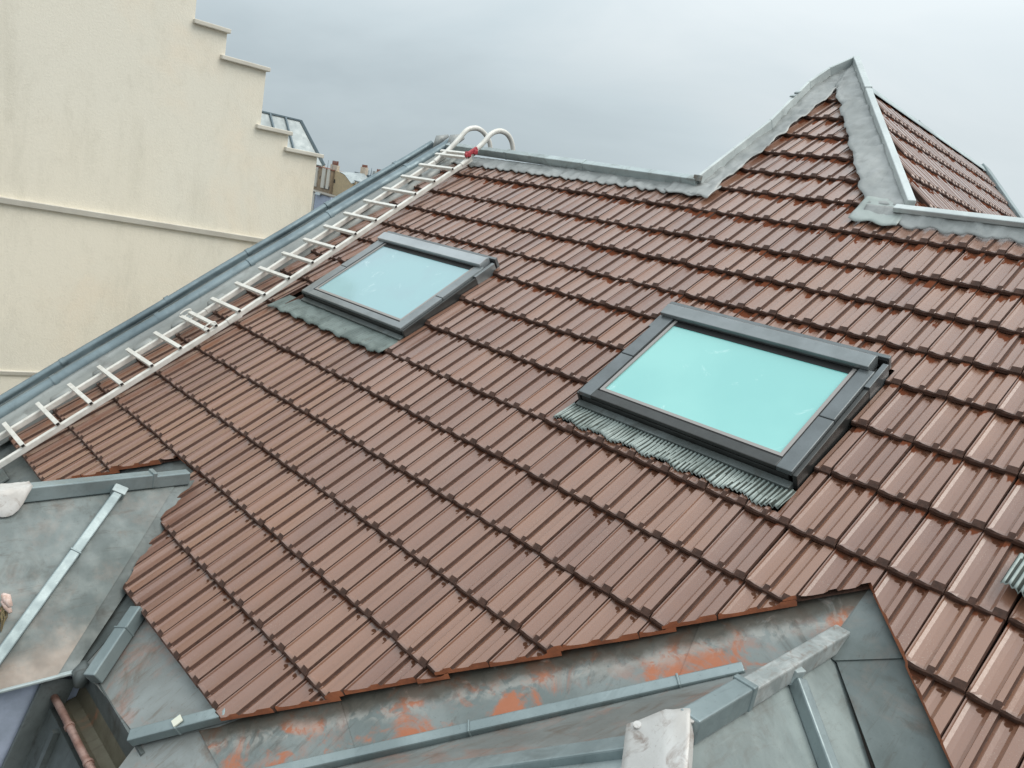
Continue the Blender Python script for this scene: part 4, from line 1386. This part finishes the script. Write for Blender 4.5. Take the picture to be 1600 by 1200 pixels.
MB().tube([(-871.0, YF + 1, -18), (-871.0, YF + 1, 14)], [0.3, 0.2], 6).build('downpipe', M_FARDARK, fa)

fb = empty('distant_building', (-848, YF + 14, -GZ), 'distant ochre rubble gable with two small dark windows', 'building')
m = MB()
gab = [(-869, -GZ), (-829, -GZ), (-829, -5.5), (-845, 3.0), (-866, 6.5), (-869, 6.2)]
m.hexa([(x, YF + 26, z_) for x, z_ in gab], [(x, YF + 4, z_) for x, z_ in gab])
m.build('wall', M_STONE, fb)
MB().slab([(-859, YF + 3.4, 6.3), (-845, YF + 3.4, 3.4), (-828.6, YF + 3.4, -5.2), (-828.6, YF + 30, 1.8), (-845, YF + 30, 9)], 0.4).build('roof', M_FARZINC, fb)
fbox(fb, 'window', -868.2, -865.6, -8.5, -4.2, YF + 3.6, 0.5, M_WINDOW)
fbox(fb, 'window', -835.5, -832.0, -16.8, -13.0, YF + 3.6, 0.5, M_WINDOW)

fc = empty('distant_building', (-800, YF + 40, -GZ), 'distant zinc roofed block with pale dormers and chimneys along its ridge', 'building')
fbox(fc, 'wall', -871, -762, -GZ, 6.0, YF + 34, 20, M_WHITEWALL, slope=-5.0)
fbox(fc, 'roof', -871, -762, 6.2, 9.6, YF + 33, 20, M_FARDARK, slope=-5.0)
random.seed(11)
for k in range(11):
    x = -869 + k * 9.0
    if k in (2, 9):
        continue
    z0 = 10.6 - (x + 869) * 0.04
    fbox(fc, 'parapet', x, x + 5.2, z0 - 1.6, z0 + 4.6 - (k % 3) * 0.8, YF + 40, 4, M_FARZINC if k % 2 else M_WHITEWALL)
for (x, z0, w, h) in ((-854, 7.5, 11, 9.0), (-821, 7.5, 12, 6.5), (-797, 7.0, 12, 7.5)):
    c_ = fbox(fc, 'chimney', x, x + w, z0 - 1.5, z0 + h, YF + 30, 4, M_CHIM)
    for j in range(4):
        MB().tube([(x + 1.0 + j * (w - 2) / 3, YF + 32, z0 + h - .1), (x + 1.0 + j * (w - 2) / 3, YF + 32, z0 + h + 3.0)], [1.0, 0.8], 8).build('chimney_pot', M_POT, c_)
MB().tube([(-830, YF + 30, 7), (-830, YF + 30, 17)], [0.7, 0.2], 6).build('roof_finial', M_FARDARK, fc)
fd = empty('distant_building', (-812, YF + 12, -GZ), 'low distant yard building with weathered pale boards right of the ochre gable', 'building')
fbox(fd, 'wall', -829, -790, -GZ, -1.8, YF + 8, 16, M_STONE, slope=-2)
fbox(fd, 'roof_edge', -829.5, -789, -1.7, -0.6, YF + 7, 16, M_FARZINC, slope=-2)
for x in (-824, -819.5, -815.5, -811):
    fbox(fd, 'board', x, x + 1.6, -8, -2.4, YF + 7.3, 0.6, M_WHITEWALL, slope=-.1)
fe = empty('distant_building', (-868, YF - 20, -GZ), 'low distant building with a dark cornice in front of the flues', 'building')
fbox(fe, 'wall', -925, -815, -GZ, -20.6, YF - 30, 20, M_BLUEWALL, slope=-4.2)
fbox(fe, 'wall_panel', -872, -850, -60, -20.6, YF - 31, 1, M_WHITEWALL, slope=-.8)
fbox(fe, 'cornice', -925, -815, -20.4, -19.2, YF - 32, 22, M_LEDGE, slope=-4.2)
for x, z_ in ((-882, -21.2), (-846, -22.6)):
    MB().hexa([(x, YF - 32, z_ - 2.0), (x + 11, YF - 32, z_ - 2.6), (x + 11, YF - 33.5, z_ - 2.8), (x, YF - 33.5, z_ - 2.2)],
              [(x, YF - 31, z_ + .6), (x + 11, YF - 31, z_ + 0), (x + 11, YF - 32, z_ + 0), (x, YF - 32, z_ + .6)]).build('skylight', M_FARZINC, fe)

print('tiles', len(tiles))
